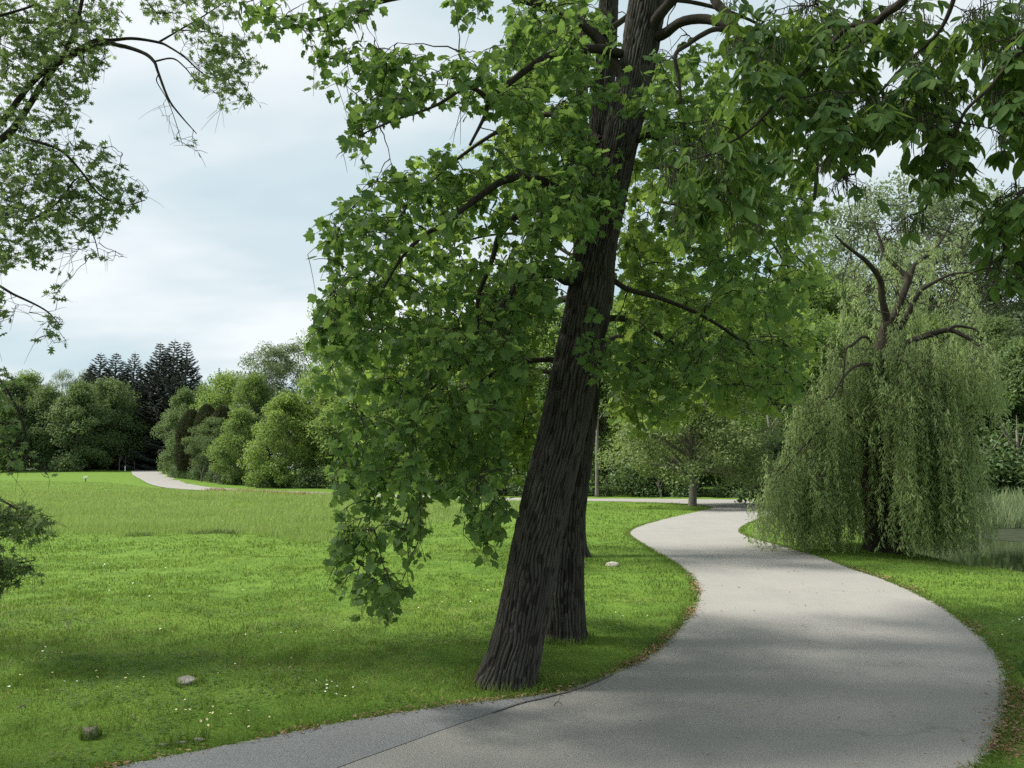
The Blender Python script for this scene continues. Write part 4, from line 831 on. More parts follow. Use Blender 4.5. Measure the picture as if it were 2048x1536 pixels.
K = {
 'mid': broadleaf_meshes(101, 12, 4.6, 1.4, 90, 22950, 0.29, .22, round_p),
 'mid_b': broadleaf_meshes(102, 12, 4.2, .8, 80, 21600, 0.29, .2, low_p, (.18, .34)),
 'bright': broadleaf_meshes(103, 10, 3.9, .5, 100, 22950, 0.25, .2, low_p, (.14, .26), mat='leaf_bright'),
 'tall': broadleaf_meshes(104, 20, 5.0, 7, 70, 14850, 0.32, .28, round_p, (.14, .26), mat='leaf_pale', shell=.7),
 'airy': broadleaf_meshes(105, 22, 6.5, 5, 130, 18900, 0.29, .3, round_p, (.10, .2), .6, mat='leaf_pale', shell=.5),
 'wood': broadleaf_meshes(106, 18, 4.8, 2.5, 120, 27000, 0.32, .24, col_p, (.16, .3), mat='leaf_mid'),
 'wood_b': broadleaf_meshes(107, 18, 5.2, 4.5, 100, 24300, 0.32, .26, round_p, (.16, .3), mat='leaf_dark'),
 'dark': broadleaf_meshes(108, 13, 4.6, .4, 110, 25650, 0.32, .22, low_p, (.16, .3), mat='leaf_dark'),
 'haw': broadleaf_meshes(109, 7.6, 4.3, 1.5, 130, 46000, .15, .27, lambda t: np.clip(np.sin(PI * (t * .72 + .27)) ** .55, .05, 1), (.12, .22), .55, mat='leaf_hawthorn'),
}
def shrub_meshes(seed, H, R, n, ls, mat='leaf_shrub'):
    rng = RS(seed); ncl = 26; a = rng.rand(ncl) * 2 * PI; t = rng.rand(ncl); rr = R * np.sqrt(rng.rand(ncl)) * (1 - .5 * t); C = np.stack([rr * np.cos(a), rr * np.sin(a), .1 + H * .85 * t], -1)
    u = np.linspace(0, 1, 4)[None, :, None]; S = C * [.1, .1, 0]; P = S[:, None] * (1 - u) + C[:, None] * u; v, f = tubes(P, np.tile([.02, .016, .012, .005], (ncl, 1)), 4); mb = MB(); mb.add(v, [f]); tm = mb.build('stems', M['twig'], None, True, None, True)
    idx = np.repeat(np.arange(ncl), n // ncl); pos = C[idx] + rng.normal(0, .2 * R, (len(idx), 3)); pos[:, 2] = np.abs(pos[:, 2]) + .02
    D = rng.normal(0, .8, pos.shape); D[:, 2] -= .2; Nn = np.array([0, 0, 1.]) + rng.normal(0, .5, pos.shape)
    v, f, r = stamp(DM, DMF, pos, D, Nn, ls * (.6 + .8 * rng.rand(len(pos))), rng.rand(len(pos))); return tm, mesh('foliage', v, [f], M[mat], None, False, r, True)
SH = [shrub_meshes(201, 1.7, 1.3, 2600, .16), shrub_meshes(202, 2.4, 1.5, 3000, .18), shrub_meshes(203, 1.1, 1.2, 2200, .13)]

# ---- spruces
def spruce_meshes(seed, H, R, bare=0.0):
    rng = RS(seed); tc = np.array([(0, 0, -.3), (0, 0, H * .3), (.05, 0, H * .7), (0, .05, H)]); tc = catmull(tc, 16); v, f = tubes(tc[None], np.interp(np.linspace(0, 1, 16), [0, .1, 1], [.34, .27, .02])[None], 8); mb = MB(); mb.add(v, [f])
    nl = MB(); zs = []; z = H * .06
    while z < H * .985: zs.append(z); z += .66 * (1 - .4 * z / H) * (.85 + .3 * rng.rand())
    BP = []; BR = []; LP = []; LD = []; LS = []
    for z in zs:
        k = 8 if z < H * .85 else 6; a0 = rng.rand() * 6.28; q = 1 - z / H
        for j in range(k):
            L = (R * (q ** .86) + .06) * (.6 + .6 * rng.rand()); a = a0 + j * 2 * PI / k + rng.normal(0, .25); h = np.array([math.cos(a), math.sin(a), 0])
            u = np.linspace(0, 1, 6)[:, None]; dr = (-.34 * q + .12); P = np.array([0, 0, z]) + h * L * u + np.array([0, 0, 1.]) * L * (dr * u * 1.5 + (.24 + .08 * (1 - q)) * u ** 2.2 - .10 * np.sin(u * 3))
            BP.append(P); BR.append(np.linspace(.03 * q + .008, .004, 6))
            n = int(40 + 90 * L); t = .12 + .88 * rng.rand(n) ** .8; fi = t * 5; i = np.minimum(fi.astype(int), 4); fr = (fi - i)[:, None]; s = P[i] * (1 - fr) + P[i + 1] * fr
            sd = np.array([-h[1], h[0], 0]); LP.append(s)
            D = h * (.55 + .5 * rng.rand(n))[:, None] + sd * rng.normal(0, .5, n)[:, None]; D[:, 2] -= .25 + .75 * rng.rand(n) * q; LD.append(D); LS.append((.30 + .42 * rng.rand(n)) * (.38 + .75 * q))
    v, f = tubes(np.array(BP), np.array(BR), 4); mb.add(v, [f]); tm = mb.build('trunk', M['bark_grey'], None, True, None, True)
    P = np.concatenate(LP); D = np.concatenate(LD); S = np.concatenate(LS)
    tv = [(0, 0, 0), (.10, .35, .03), (.05, .8, 0), (0, 1, -.03), (-.05, .75, 0), (-.10, .35, .03)]
    v, f, r = stamp(tv, [[0, 1, 2, 3, 4, 5]], P, D, np.array([0, 0, 1.]) + rng.normal(0, .4, P.shape), S, rng.rand(len(P))); return tm, mesh('crown', v, [f], M['needle_spruce'], None, False, r, True)
SP = [spruce_meshes(301, 22, 6.4), spruce_meshes(302, 21, 5.6)]
def thuja_meshes(seed, H, R):
    rng = RS(seed); tc = np.array([(0, 0, -.2), (.05, 0, H * .5), (0, 0, H * .95)]); tc = catmull(tc, 10); v, f = tubes(tc[None], np.linspace(.14, .02, 10)[None], 7); mb = MB(); mb.add(v, [f]); tm = mb.build('trunk', M['bark_grey'], None, True, None, True)
    n = 15000; t = rng.rand(n) ** .9; a = rng.rand(n) * 2 * PI; lump = .8 + .4 * fbm(a / (2 * PI) * 7, t * 5, seed, 2); pr = np.clip(np.sin(PI * np.clip(.16 + .84 * t, 0, 1)) ** .55, 0, 1)
    rr = R * pr * lump * (1 - .35 * rng.rand(n) ** 2); pos = np.stack([rr * np.cos(a), rr * np.sin(a), .08 * H + H * .92 * t], -1)
    D = np.stack([np.cos(a) * .5, np.sin(a) * .5, .7 + 0 * a], -1) + rng.normal(0, .4, pos.shape); Nn = np.stack([np.cos(a), np.sin(a), 0 * a + .3], -1) + rng.normal(0, .5, pos.shape)
    v, f, r = stamp(DM, DMF, pos, D, Nn, .30 * (.6 + .8 * rng.rand(n)), np.clip(vnoise(a * 3, t * 14, seed) * .7 + .3 * rng.rand(n), 0, 1)); return tm, mesh('crown', v, [f], M['leaf_thuja'], None, False, r, True)
TH = [thuja_meshes(401, 9, 1.5), thuja_meshes(402, 9, 1.35)]

gs = 'dark spruces beyond the hill'
for i, (px, top, Y, lab) in enumerate([(188, 703, 140, 'dark spruce with a ragged open top, leftmost of the spruces on the hill'), (220, 704, 146, 'dark spruce close beside the leftmost spruce, its spire partly merged'), (258, 702, 141, 'dark spruce with a thin spire midway between leftmost and tallest spruces'),
        (309, 684, 138, 'tall dark spruce left of the twin tallest spires'), (337, 677, 135, 'tallest dark spruce with upswept branches, standing above the far road bend'), (362, 681, 131, 'broad dark spruce with long arms at the right end of the spruces'), (285, 735, 150, 'shorter dark spruce filling the gap between the tall spires'), (172, 728, 148, 'short spruce at the outer left shoulder of the leftmost spruce'), (240, 722, 152, 'shorter spruce standing back between two of the left spires'), (322, 704, 144, 'shorter dark spruce crowded between the two tallest spires'), (384, 738, 136, 'lowest dark spruce at the right foot of the spruce clump')]):
    p = at(px, 940, Y); z = hz(p[0], p[1]); H = (at(px, top, Y)[2] - z)
    put('spruce_tree', SP[i % 2], px, 940, Y, lab, 'spruce', gs, H / (22 if i % 2 == 0 else 21), i * 1.1, None, 0, H / 21 * (1.3 + .25 * math.sin(i * 2.3)))
for i, (px, top, Y) in enumerate([(430, 733, 165), (449, 741, 168)]):
    p = at(px, 940, Y); z = hz(p[0], p[1])
    put('spruce_tree', SP[1], px, 940, Y, ['small far spruce tip above the yellow green tree', 'smaller far spruce tip just right of the other small tip'][i], 'spruce', gs, (at(px, top, Y)[2] - z) / 21, i, None, 0, .45)
def T(kind, px, top, base, Y, label, mat=None, group=None, rz=0., w=1.0, cat='tree', name='broadleaf_tree'):
    H0 = {'mid': 12, 'mid_b': 12, 'bright': 10, 'tall': 20, 'airy': 22, 'wood': 18, 'wood_b': 18, 'dark': 13, 'haw': 7.6}[kind] * 1.03
    p = at(px, base, Y); z = hz(p[0], p[1]); s = (at(px, top, Y)[2] - z) / H0
    return put(name, K[kind], px, base, Y, label, cat, group, s, rz, mat, 0, s * w)
gl = 'trees at the far left edge of the field'
T('dark', 20, 765, 940, 127, 'olive dark tree at the far left edge behind the oak twigs', None, gl, .3, 1.1)
T('mid_b', 85, 775, 940, 126, 'rounded grey green tree second from the left on the hill crest', 'leaf_dark', gl, 1.2, 1.0)
T('airy', 115, 738, 940, 150, 'thin pale tree showing sky through its top left of the spruces', 'leaf_pale', gl, 2., .7)
T('dark', 150, 770, 940, 124, 'dense dark green tree with layered branches below the leftmost spruce', None, gl, 2.2, 1.0)
T('mid', 215, 762, 940, 130, 'bluish dark tree in front of the middle spruces beside the marker post', 'leaf_dark', gl, 4.0, .95)
T('tall', 160, 742, 940, 152, 'pale feathery tree standing directly behind the leftmost spruce', 'leaf_pale', gl, 1.1, .7)
T('mid_b', -50, 770, 940, 120, 'green tree cut off by the left picture edge on the crest', None, gl, 1.1, 1.1)
T('dark', 300, 800, 942, 137, 'low dark tree closing the far end of the hill road', None, gl, 3.3, 1.0)
gc = 'trees right of the hill road'
T('dark', 362, 782, 955, 112, 'grey green conifer like tree at the right side of the hill road bend', 'leaf_dark', gc, .4, .75)
T('mid', 445, 748, 950, 108, 'rounded yellow green tree top above the brown hedge columns', 'leaf_bright', gc, .9, .9)
T('mid_b', 405, 775, 950, 116, 'muted olive tree between the tallest spruces and the yellow green top', 'leaf_dark', gc, 5.9, .8)
for i, (px, top, Y, s) in enumerate([(378, 822, 97, 1.0), (408, 812, 95, 1.05), (440, 815, 92, 1.1)]):
    p = at(px, 965, Y); z = hz(p[0], p[1]); h = (at(px, top, Y)[2] - z) / 9
    put('arborvitae', TH[i % 2], px, 965, Y, ['leftmost of three brown green columnar arborvitaes by the hill road', 'middle one of three brown green columnar arborvitaes', 'rightmost and widest of three brown green columnar arborvitaes'][i], 'arborvitae', 'brown columnar arborvitaes', h, i * 2., None, 0, h * 1.15)
T('mid_b', 475, 820, 978, 84, 'bluish green rounded tree left of the bright maple', 'leaf_mid', gc, .4, .95)
T('bright', 566, 785, 985, 77, 'bright green maple with a visible dark trunk at the back edge of the meadow', None, gc, 1.0, .95, 'maple', 'maple_tree')
T('tall', 525, 688, 965, 104, 'tall pale tree with sky showing through its crown above the maple', 'leaf_pale', gc, .5, .95)
T('tall', 590, 682, 965, 107, 'tall pale tree touching the left side of the tulip foliage', 'leaf_pale', gc, 2.5, 1.0)
T('mid', 655, 745, 985, 80, 'yellow green tree right of the maple, half hidden by tulip leaves', 'leaf_bright', gc, 3.5, .9)
T('airy', 690, 560, 985, 92, 'tall airy tree showing between the tulip leaves above the meadow', 'leaf_mid', gc, .2, .8)
T('wood', 497, 748, 970, 99, 'olive tall tree rising between the yellow green top and the pale tall tree', 'leaf_mid', gc, 1.9, .8)
T('wood', 42, 746, 940, 146, 'taller green crown rising behind the oak twigs at the far left', 'leaf_mid', gl, .9, .9)
gb = 'trees glimpsed behind the tulip foliage'
for i, (kd, px, top, base, Y, lab, mt) in enumerate([('mid_b', 730, 700, 988, 75, 'green tree behind the low tulip leaves left of centre', 'leaf_mid'), ('bright', 800, 760, 990, 70, 'light green tree behind the hanging tulip lobe', 'leaf_bright'),
        ('wood', 870, 640, 990, 76, 'tall tree seen through tulip leaves left of the trunks', 'leaf_mid'), ('mid_b', 930, 700, 992, 68, 'dense green tree just left of the leaning trunk, behind the road strip', 'leaf_dark'), ('bright', 1005, 720, 994, 64, 'bright tree hidden behind the leaning trunk', 'leaf_bright'), ('wood', 1080, 620, 994, 66, 'tall woodland tree straight behind the leaning trunk', 'leaf_mid')]):
    T(kd, px, top, base, Y, lab, mt, gb, i * 1.3, .95)
# right hand wood behind the far road
gw = 'woodland trees behind the far road'
wood = [('wood_b', 1150, 610, 64, 'wood tree directly right of the trunks behind the road', 'leaf_mid'), ('mid', 1215, 720, 60, 'bushy tree filling the wood edge right of the trunks', 'leaf_mid'), ('wood', 1260, 600, 67, 'tall wood tree left of the small road tree', 'leaf_mid'),
        ('mid_b', 1320, 720, 57, 'leafy tree behind the left half of the small road tree', 'leaf_bright'), ('wood', 1370, 560, 70, 'tall wood tree straight behind the small road tree', 'leaf_mid'), ('wood_b', 1440, 610, 61, 'wood tree with a long visible trunk right of the small road tree', 'leaf_mid'),
        ('wood', 1500, 560, 66, 'tall wood tree between the small road tree and the willow', 'leaf_mid'), ('wood_b', 1560, 600, 58, 'wood tree just left of the willow curtain', 'leaf_mid'), ('mid', 1480, 790, 55, 'low leafy tree at the road bend left of the willow', 'leaf_mid'),
        ('wood', 1630, 540, 66, 'tall wood tree behind the left part of the willow', 'leaf_mid'), ('airy', 1720, 410, 72, 'pale airy tree showing around the bare willow limbs', 'leaf_pale'), ('airy', 1830, 345, 70, 'tallest pale airy tree behind the willow, sky shining through', 'leaf_pale'), ('airy', 1960, 360, 66, 'pale airy tree between the willow top and the right edge', 'leaf_pale'), ('airy', 2070, 380, 68, 'pale airy tree cut by the right edge of the picture', 'leaf_pale'),
        ('wood', 1700, 640, 58, 'wood tree hidden behind the willow trunk', 'leaf_mid'), ('bright', 1925, 700, 47, 'fresh green tree over the pond right of the willow', 'leaf_mid'), ('wood_b', 2010, 640, 52, 'dark wood tree behind the reeds', 'leaf_dark'), ('dark', 2065, 690, 46, 'very dark tree at the right edge above the reeds', None), ('wood', 1870, 640, 60, 'wood tree behind the right curtain of the willow', 'leaf_mid'), ('mid_b', 1800, 800, 50, 'low tree under the right willow curtain at the pond', 'leaf_dark')]
for i, (kd, px, top, Y, lab, mt) in enumerate(wood):
    T(kd, px, top, 1000, Y, lab, mt, gw, i * 1.7, .95)
# a second, deeper rank closes the wood
for i in range(25):
    px = 400 + i * 72 + RS(i).rand() * 40; Y = 84 + 14 * RS(i + 50).rand(); tp = np.interp(px, [440, 900, 1250, 1500, 1700, 2200], [835, 760, 720, 680, 640, 600])
    T(['wood_b', 'dark', 'wood'][i % 3], px, tp, 1000, Y, 'dark tree deep in the wood, only glimpsed between nearer trees', 'leaf_dark', 'trees deep in the wood', i * .9, 1.25)
for i in range(10):
    px = -260 + i * 62; Y = 158 + 10 * RS(i).rand()
    T(['dark', 'wood_b'][i % 2], px, 835, 950, Y, 'dark tree deep in the far left wood, closing the gaps between nearer trees', 'leaf_dark', 'trees deep in the far left wood', i * .9, 1.3)
# bare poles in the wood
def pole(px, top, base, Y, r, lab, lean=0.0, name='bare_tree'):
    b = at(px, base, Y); z = hz(b[0], b[1]); t = at(px + lean, top, Y); rng = RS(int(px)); h = t[2] - z
    P = catmull(np.array([(0, 0, -.2), (.02, 0, h * .3), ((t[0] - b[0]) * .6 + .05, 0, h * .65), (t[0] - b[0], .1, h)]), 14); v, f = tubes(P[None], np.interp(np.linspace(0, 1, 14), [0, .08, 1], [r * 1.5, r, r * .55])[None], 10); mb = MB(); mb.add(v, [f])
    for k in range(5):
        s = P[7 + k]; d = np.array([rng.normal(), rng.normal() * .5, .8 + rng.rand()]); Q = s + d * np.linspace(0, 1.3, 5)[:, None]; v, f = tubes(Q[None], np.linspace(r * .35, r * .08, 5)[None], 5); mb.add(v, [f])
    o = mb.build(name, M['bark_grey'], None, True); o.location = (float(b[0]), float(b[1]), z); tag(o, lab, 'tree trunk', 'bare trunks at the wood edge')
pole(1194, 700, 990, 53, .12, 'straight grey bare trunk in the gap right of the tulip trunks')
pole(1483, 780, 985, 54, .16, 'pale straight bare trunk between the small road tree and the willow', -6)
pole(1472, 800, 985, 56, .09, 'thin bare trunk close left of the pale straight trunk', -4)
pole(1550, 830, 985, 52, .14, 'grey bare trunk just left of the willow curtain', -14)
pole(1322, 965, 998, 52, .05, 'short crooked pale stem under the small road tree', -10)
pole(1975, 900, 1000, 44, .22, 'stout dark bare trunk above the reeds at the right')
pole(2030, 860, 1000, 43, .12, 'dark slim bare trunk nearest the right edge above the reeds', 6)
pole(1940, 960, 1000, 43.5, .07, 'leaning pale stem left of the stout trunk above the reeds', 26)
for i, (px, y0, y1, Y) in enumerate([(402, 945, 972, 88), (428, 950, 976, 86), (436, 952, 977, 85), (446, 952, 978, 84), (455, 953, 978, 84), (466, 950, 979, 82), (238, 920, 942, 127), (250, 915, 942, 129), (268, 922, 942, 130)]):
    pole(px, y0, y1, Y, .09, ['thin pale trunk under the arborvitaes, leftmost of a row of six', 'second of six thin pale trunks under the arborvitaes', 'third of six thin pale trunks under the arborvitaes', 'fourth of six thin pale trunks under the arborvitaes', 'fifth of six thin pale trunks under the arborvitaes', 'last thin pale trunk on the right under the arborvitaes', 'grey trunk left of the white marker post', 'grey trunk behind the white marker post', 'grey trunk right of the white marker post'][i])
# shrubs along the back of the road, by the hill road and beyond the pond
def shrub(i, px, base, Y, s, lab, grp):
    p = at(px, base, Y); x, y = p[0], p[1]; root = tag(empty('shrub', (x, y, hz(x, y)), i * 1.9), lab, 'shrub', grp); root.scale = (s * 1.15, s * 1.15, s)
    link('stems', SH[i % 3][0], root); link('foliage', SH[i % 3][1], root)
for i in range(19):
    px = 860 + i * 40 + 16 * RS(i).rand(); Y = np.interp(px, [860, 1000, 1560], [58, 53.5, 53]) + RS(i + 7).rand() * 2.5
    shrub(i, px, 996, Y, .4 + 1.0 * RS(i + 3).rand() ** 1.5, 'leafy shrub in the low green belt behind the far road', 'shrubs behind the far road')
for i in range(16):
    px = 1590 + i * 34; Y = 40.5 + RS(i + 17).rand() * 4
    shrub(i + 1, px, 1000, Y, 1.1 + .6 * RS(i + 13).rand(), 'dark shrub in the thicket between the reeds and the wood', 'shrubs behind the pond')
for i in range(10):
    px = 350 + i * 14; Y = 100 - i * 2.0
    shrub(i, px, 970, Y, .6 + .3 * RS(i).rand(), 'low shrub on the right verge of the hill road', 'shrubs by the hill road')
for i in range(24):
    px = -30 + i * 36; Y = np.interp(px, [-30, 260, 419, 440, 520, 640, 900], [132, 134, 100, 86, 78, 73, 64]) + RS(i + 90).rand() * 3
    if 262 < px < 420: continue
    shrub(i, px, 950, Y, (1.2 if px < 400 else .6) + .7 * RS(i + 93).rand(), 'dark undergrowth shrub at the foot of the trees behind the field', 'shrubs at the foot of the far trees')

# ---- small spreading tree on the road island
T('haw', 1385, 728, 1012, 40.0, 'small spreading tree with a stout trunk on the lawn tip inside the road bend', None, None, .6, 1.05, 'tree', 'hawthorn_tree')

# ------------------------------------------------------------------ weeping willow
def willow():
    Y0 = 19.4; rng = RS(71)
    b = gnd(1768, 1101)[:2]; b = at(1768, 1101, Y0); org = np.array([b[0], Y0, hz(b[0], Y0)])
    root = tag(empty('weeping_willow', org), 'weeping willow with trailing curtains of narrow leaves beside the pond', 'willow')
    c = [(1772, 1112, 74), (1768, 1085, 62), (1757, 985, 56), (1740, 895, 50), (1742, 800, 46), (1765, 720, 40), (1780, 645, 34)]
    ctrl = np.array([at(a, y, Y0) for a, y, w in c]); bark_trunk('trunk', ctrl, [w * Y0 / F / 2 for a, y, w in c], M['bark_willow'], root, org, 26, .03, 200, 220, (.5, .3), None, 72)
    limbs = [([(1778, 660), (1765, 600), (1760, 560), (1735, 525), (1710, 505), (1690, 490), (1670, 470)], (19.4, 18.8, 18.4), .10, .02), ([(1778, 655), (1800, 605), (1815, 560), (1800, 540), (1770, 510), (1760, 480), (1745, 440)], (19.4, 19.6, 19.8), .11, .02),
             ([(1800, 605), (1818, 565), (1830, 530), (1868, 500), (1892, 465), (1910, 430)], (19.6, 20, 20.4), .08, .015), ([(1790, 670), (1815, 630), (1838, 585), (1868, 565), (1905, 548), (1940, 545)], (19.4, 19, 18.7), .09, .015),
             ([(1770, 715), (1805, 690), (1850, 672), (1895, 660), (1920, 668), (1945, 682), (1958, 692)], (19.4, 18.8, 18.4), .10, .03), ([(1895, 660), (1912, 652), (1945, 657), (1958, 665)], (18.6, 18.4), .05, .02),
             ([(1760, 740), (1735, 675), (1705, 690), (1692, 700), (1688, 740), (1683, 790)], (19.4, 18.6, 18.2), .045, .012), ([(1750, 790), (1700, 760), (1650, 800), (1600, 870)], (19.4, 19.2, 19), .06, .015), ([(1745, 800), (1790, 760), (1840, 760), (1880, 820)], (19.4, 19.6, 20), .06, .015),
             ([(1755, 760), (1740, 720), (1720, 730), (1690, 790)], (19.4, 20.5, 21.3), .06, .015), ([(1755, 760), (1740, 730), (1700, 740), (1660, 800)], (19.4, 18.2, 17.3), .06, .015), ([(1765, 740), (1800, 720), (1850, 760)], (19.4, 18.2, 17.5), .05, .015), ([(1765, 740), (1810, 720), (1870, 740)], (19.4, 20.6, 21.4), .05, .015), ([(1740, 880), (1690, 830), (1620, 880), (1560, 950)], (19.4, 18.6, 18.2), .05, .012)]
    skel = []
    for i, (p, y, r0, r1) in enumerate(limbs):
        q = limb(p, y); limb_mesh('limb', q, r0, r1, M['bark_willow'], root, org, i + 100, 10); skel.append(q[::2])
    skel = np.concatenate(skel)
    # strands hang from the crown dome; each starts on a thin shoot from the nearest limb
    n = 1180; cx, cy = at(1745, 900, Y0)[0], Y0
    a = rng.rand(n) * 2 * PI; u = np.sqrt(rng.rand(n))
    Rx = np.where(np.cos(a) < 0, 2.75, 2.05); x = cx + Rx * u * np.cos(a); y = cy + 2.4 * u * np.sin(a)
    nc_ = 95; ac = rng.rand(nc_) * 2 * PI; uc = np.sqrt(rng.rand(nc_)); cid = rng.randint(0, nc_, n); a = ac[cid]; u = uc[cid]; Rx = np.where(np.cos(a) < 0, 2.7, 2.0)
    x = cx + Rx * u * np.cos(a) + rng.normal(0, .17, n); y = cy + 2.35 * u * np.sin(a) + rng.normal(0, .17, n); clen = rng.rand(nc_)[cid]
    zt = 5.5 * (1 - .62 * u ** 2.6) + rng.normal(0, .3, n) + .25 * np.cos(a); zt = np.where(np.cos(a) < -.2, zt * (1 - .25 * u ** 1.5), zt); zb = .12 + .9 * rng.rand(n) ** 2.2 + 1.5 * np.maximum(0, clen - .55) / .45
    px = 1024 + F * x / y
    front = (np.abs(px - 1757) < 30) & (y < cy + .2) & (rng.rand(n) < .85); zt = np.where(front, np.minimum(zt, 5), zt); zb = np.where(front, 2.6 + 1.4 * rng.rand(n), zb)
    # upper right limb curtain
    n2 = 230; p2 = sample_poly(rng, [(1790, 690), (1850, 670), (1960, 660), (1995, 700), (2000, 770), (1940, 740), (1860, 760)], n2); q2 = at(p2[:, 0], p2[:, 1], 17.6 + 2.0 * rng.rand(n2)); x = np.r_[x, q2[:, 0]]; y = np.r_[y, q2[:, 1]]; zt = np.r_[zt, q2[:, 2]]; zb = np.r_[zb, q2[:, 2] - .5 - 1.1 * rng.rand(n2)]
    # low outer skirt at the left and over the water at the right
    n3 = 150; p3 = sample_poly(rng, [(1535, 985), (1570, 900), (1620, 860), (1640, 960), (1560, 1010)], n3); q3 = at(p3[:, 0], p3[:, 1], 18.0 + 2.4 * rng.rand(n3)); x = np.r_[x, q3[:, 0]]; y = np.r_[y, q3[:, 1]]; zt = np.r_[zt, q3[:, 2]]; zb = np.r_[zb, .15 + .8 * rng.rand(n3)]
    # wispy upper foliage round the limbs
    n4 = 250; p4 = sample_poly(rng, [(1665, 520), (1760, 460), (1910, 460), (1960, 560), (1980, 680), (1800, 700), (1690, 700)], n4); q4 = at(p4[:, 0], p4[:, 1], 18.9 + 3.4 * rng.rand(n4)); x = np.r_[x, q4[:, 0]]; y = np.r_[y, q4[:, 1]]; zt = np.r_[zt, q4[:, 2]]; zb = np.r_[zb, q4[:, 2] - .35 - .9 * rng.rand(n4)]
    zt = np.maximum(zt, zb + .4); N = len(x); top = np.stack([x, y, zt + org[2]], -1)
    bt = sample_poly(rng, [(1670, 440), (1760, 400), (1930, 400), (1985, 540), (1960, 640), (1800, 640), (1690, 640)], 150); BT = at(bt[:, 0], bt[:, 1], 18.4 + 2.4 * rng.rand(150)); BP_, BR_ = grow(rng, skel, BT, .05, .2, 7, .010, .012); v, f = tubes(BP_, BR_, 5); bt_ = (v, f)
    # shoot
    GP, GR = grow(rng, skel, top[rng.permutation(N)[:420]], .2, .1, 7, .004, .006); v, f = tubes(GP, GR, 4); gb_ = (v, f); skel = np.concatenate([skel, GP[:, 3:].reshape(-1, 3)])
    idx = np.array([np.argmin(np.linalg.norm(skel - t, axis=1) + 1.2 * np.maximum(0, t[2] - skel[:, 2])) for t in top]); S = skel[idx]; L = np.linalg.norm(top - S, axis=1)
    u6 = np.linspace(0, 1, 6)[None, :, None]; ctl = (S + top) / 2 + np.array([0, 0, .3]) * L[:, None]; SHT = (1 - u6) ** 2 * S[:, None] + 2 * u6 * (1 - u6) * ctl[:, None] + u6 ** 2 * top[:, None]
    sway = rng.normal(0, .18, (N, 2)); m = 12; u12 = np.linspace(0, 1, m)[None, :, None]; ln = (zt - zb)
    sway[:, 0] += .20 * np.clip((x - cx) / 2.5, -1, .4)
    ST = top[:, None] + np.concatenate([sway[:, None, :] * (u12 ** 1.5) * np.minimum(ln, 2)[:, None, None] * .6 + .035 * np.cumsum(rng.normal(0, 1, (N, m, 2)), axis=1) * u12, -(u12 * ln[:, None, None])], -1)
    mb = MB(); mb.add(gb_[0], [gb_[1]]); mb.add(bt_[0], [bt_[1]]); v, f = tubes(SHT, np.tile(np.linspace(.005, .003, 6), (N, 1)), 4); mb.add(v, [f]); v, f = tubes(ST, np.tile(np.linspace(.004, .0015, m), (N, 1)), 3); mb.add(v, [f]); mb.build('twigs', M['twig_willow'], root, True, org)
    per = np.maximum(8, (ln * 34).astype(int)); idx = np.repeat(np.arange(N), per); t = rng.rand(len(idx)); fi = t * (m - 1); i = np.minimum(fi.astype(int), m - 2); fr = (fi - i)[:, None]; P = ST[idx, i] * (1 - fr) + ST[idx, i + 1] * fr + rng.normal(0, .022, (len(idx), 3))
    D = rng.normal(0, .55, P.shape); D[:, 2] = -.75 - .4 * rng.rand(len(P)); Nn = rng.normal(0, 1, P.shape) + [0, 0, .6]
    cl = rng.rand(N)
    v, f, r = stamp([(0, 0, 0), (.11, .45, .03), (0, 1, 0), (-.11, .45, .03)], DMF, P, D, Nn, .12 * (.6 + .8 * rng.rand(len(P))), np.clip(.55 * cl[idx] + .45 * rng.rand(len(idx)), 0, 1))
    mesh('crown', v - org, [f], M['leaf_willow'], root, False, r)
willow()

# ------------------------------------------------------------------ reeds
rng = RS(81); n = 15000; x = 11.5 + 26 * rng.rand(n); y = np.interp(x, [11.5, 13.2, 16.5, 21, 30], [25.5, 26.9, 29.4, 31, 31.2]) + 5.0 * rng.rand(n) ** 1.3 - .5
h = (.55 + .55 * rng.rand(n)) * (.85 + .4 * vnoise(x * .9, y * .9, 3)); tag(blades('reeds', x, y, h, .022 + .02 * rng.rand(n), M['reed'], 82, np.clip(rng.rand(n) * .8 + .3 * (rng.rand(n) < .15), 0, 1), True, .28), 'pale green reeds lining the far bank of the pond', 'reeds', kind='stuff')
x = np.r_[9.8 + 1.4 * rng.rand(90), 10.3 + .9 * rng.rand(60)]; y = np.r_[18.3 + 3.2 * rng.rand(90), 16 + 2.5 * rng.rand(60)]
ok = np.abs(pd_fast(x, y)) < .55; x, y = x[ok], y[ok]
tag(blades('bank_grass', x, y, .06 + .12 * rng.rand(len(x)), np.full(len(x), .02), M['reed'], 83, rng.rand(len(x)), True, .5), 'straggly grass along the near bank of the pond', 'grass', kind='stuff')

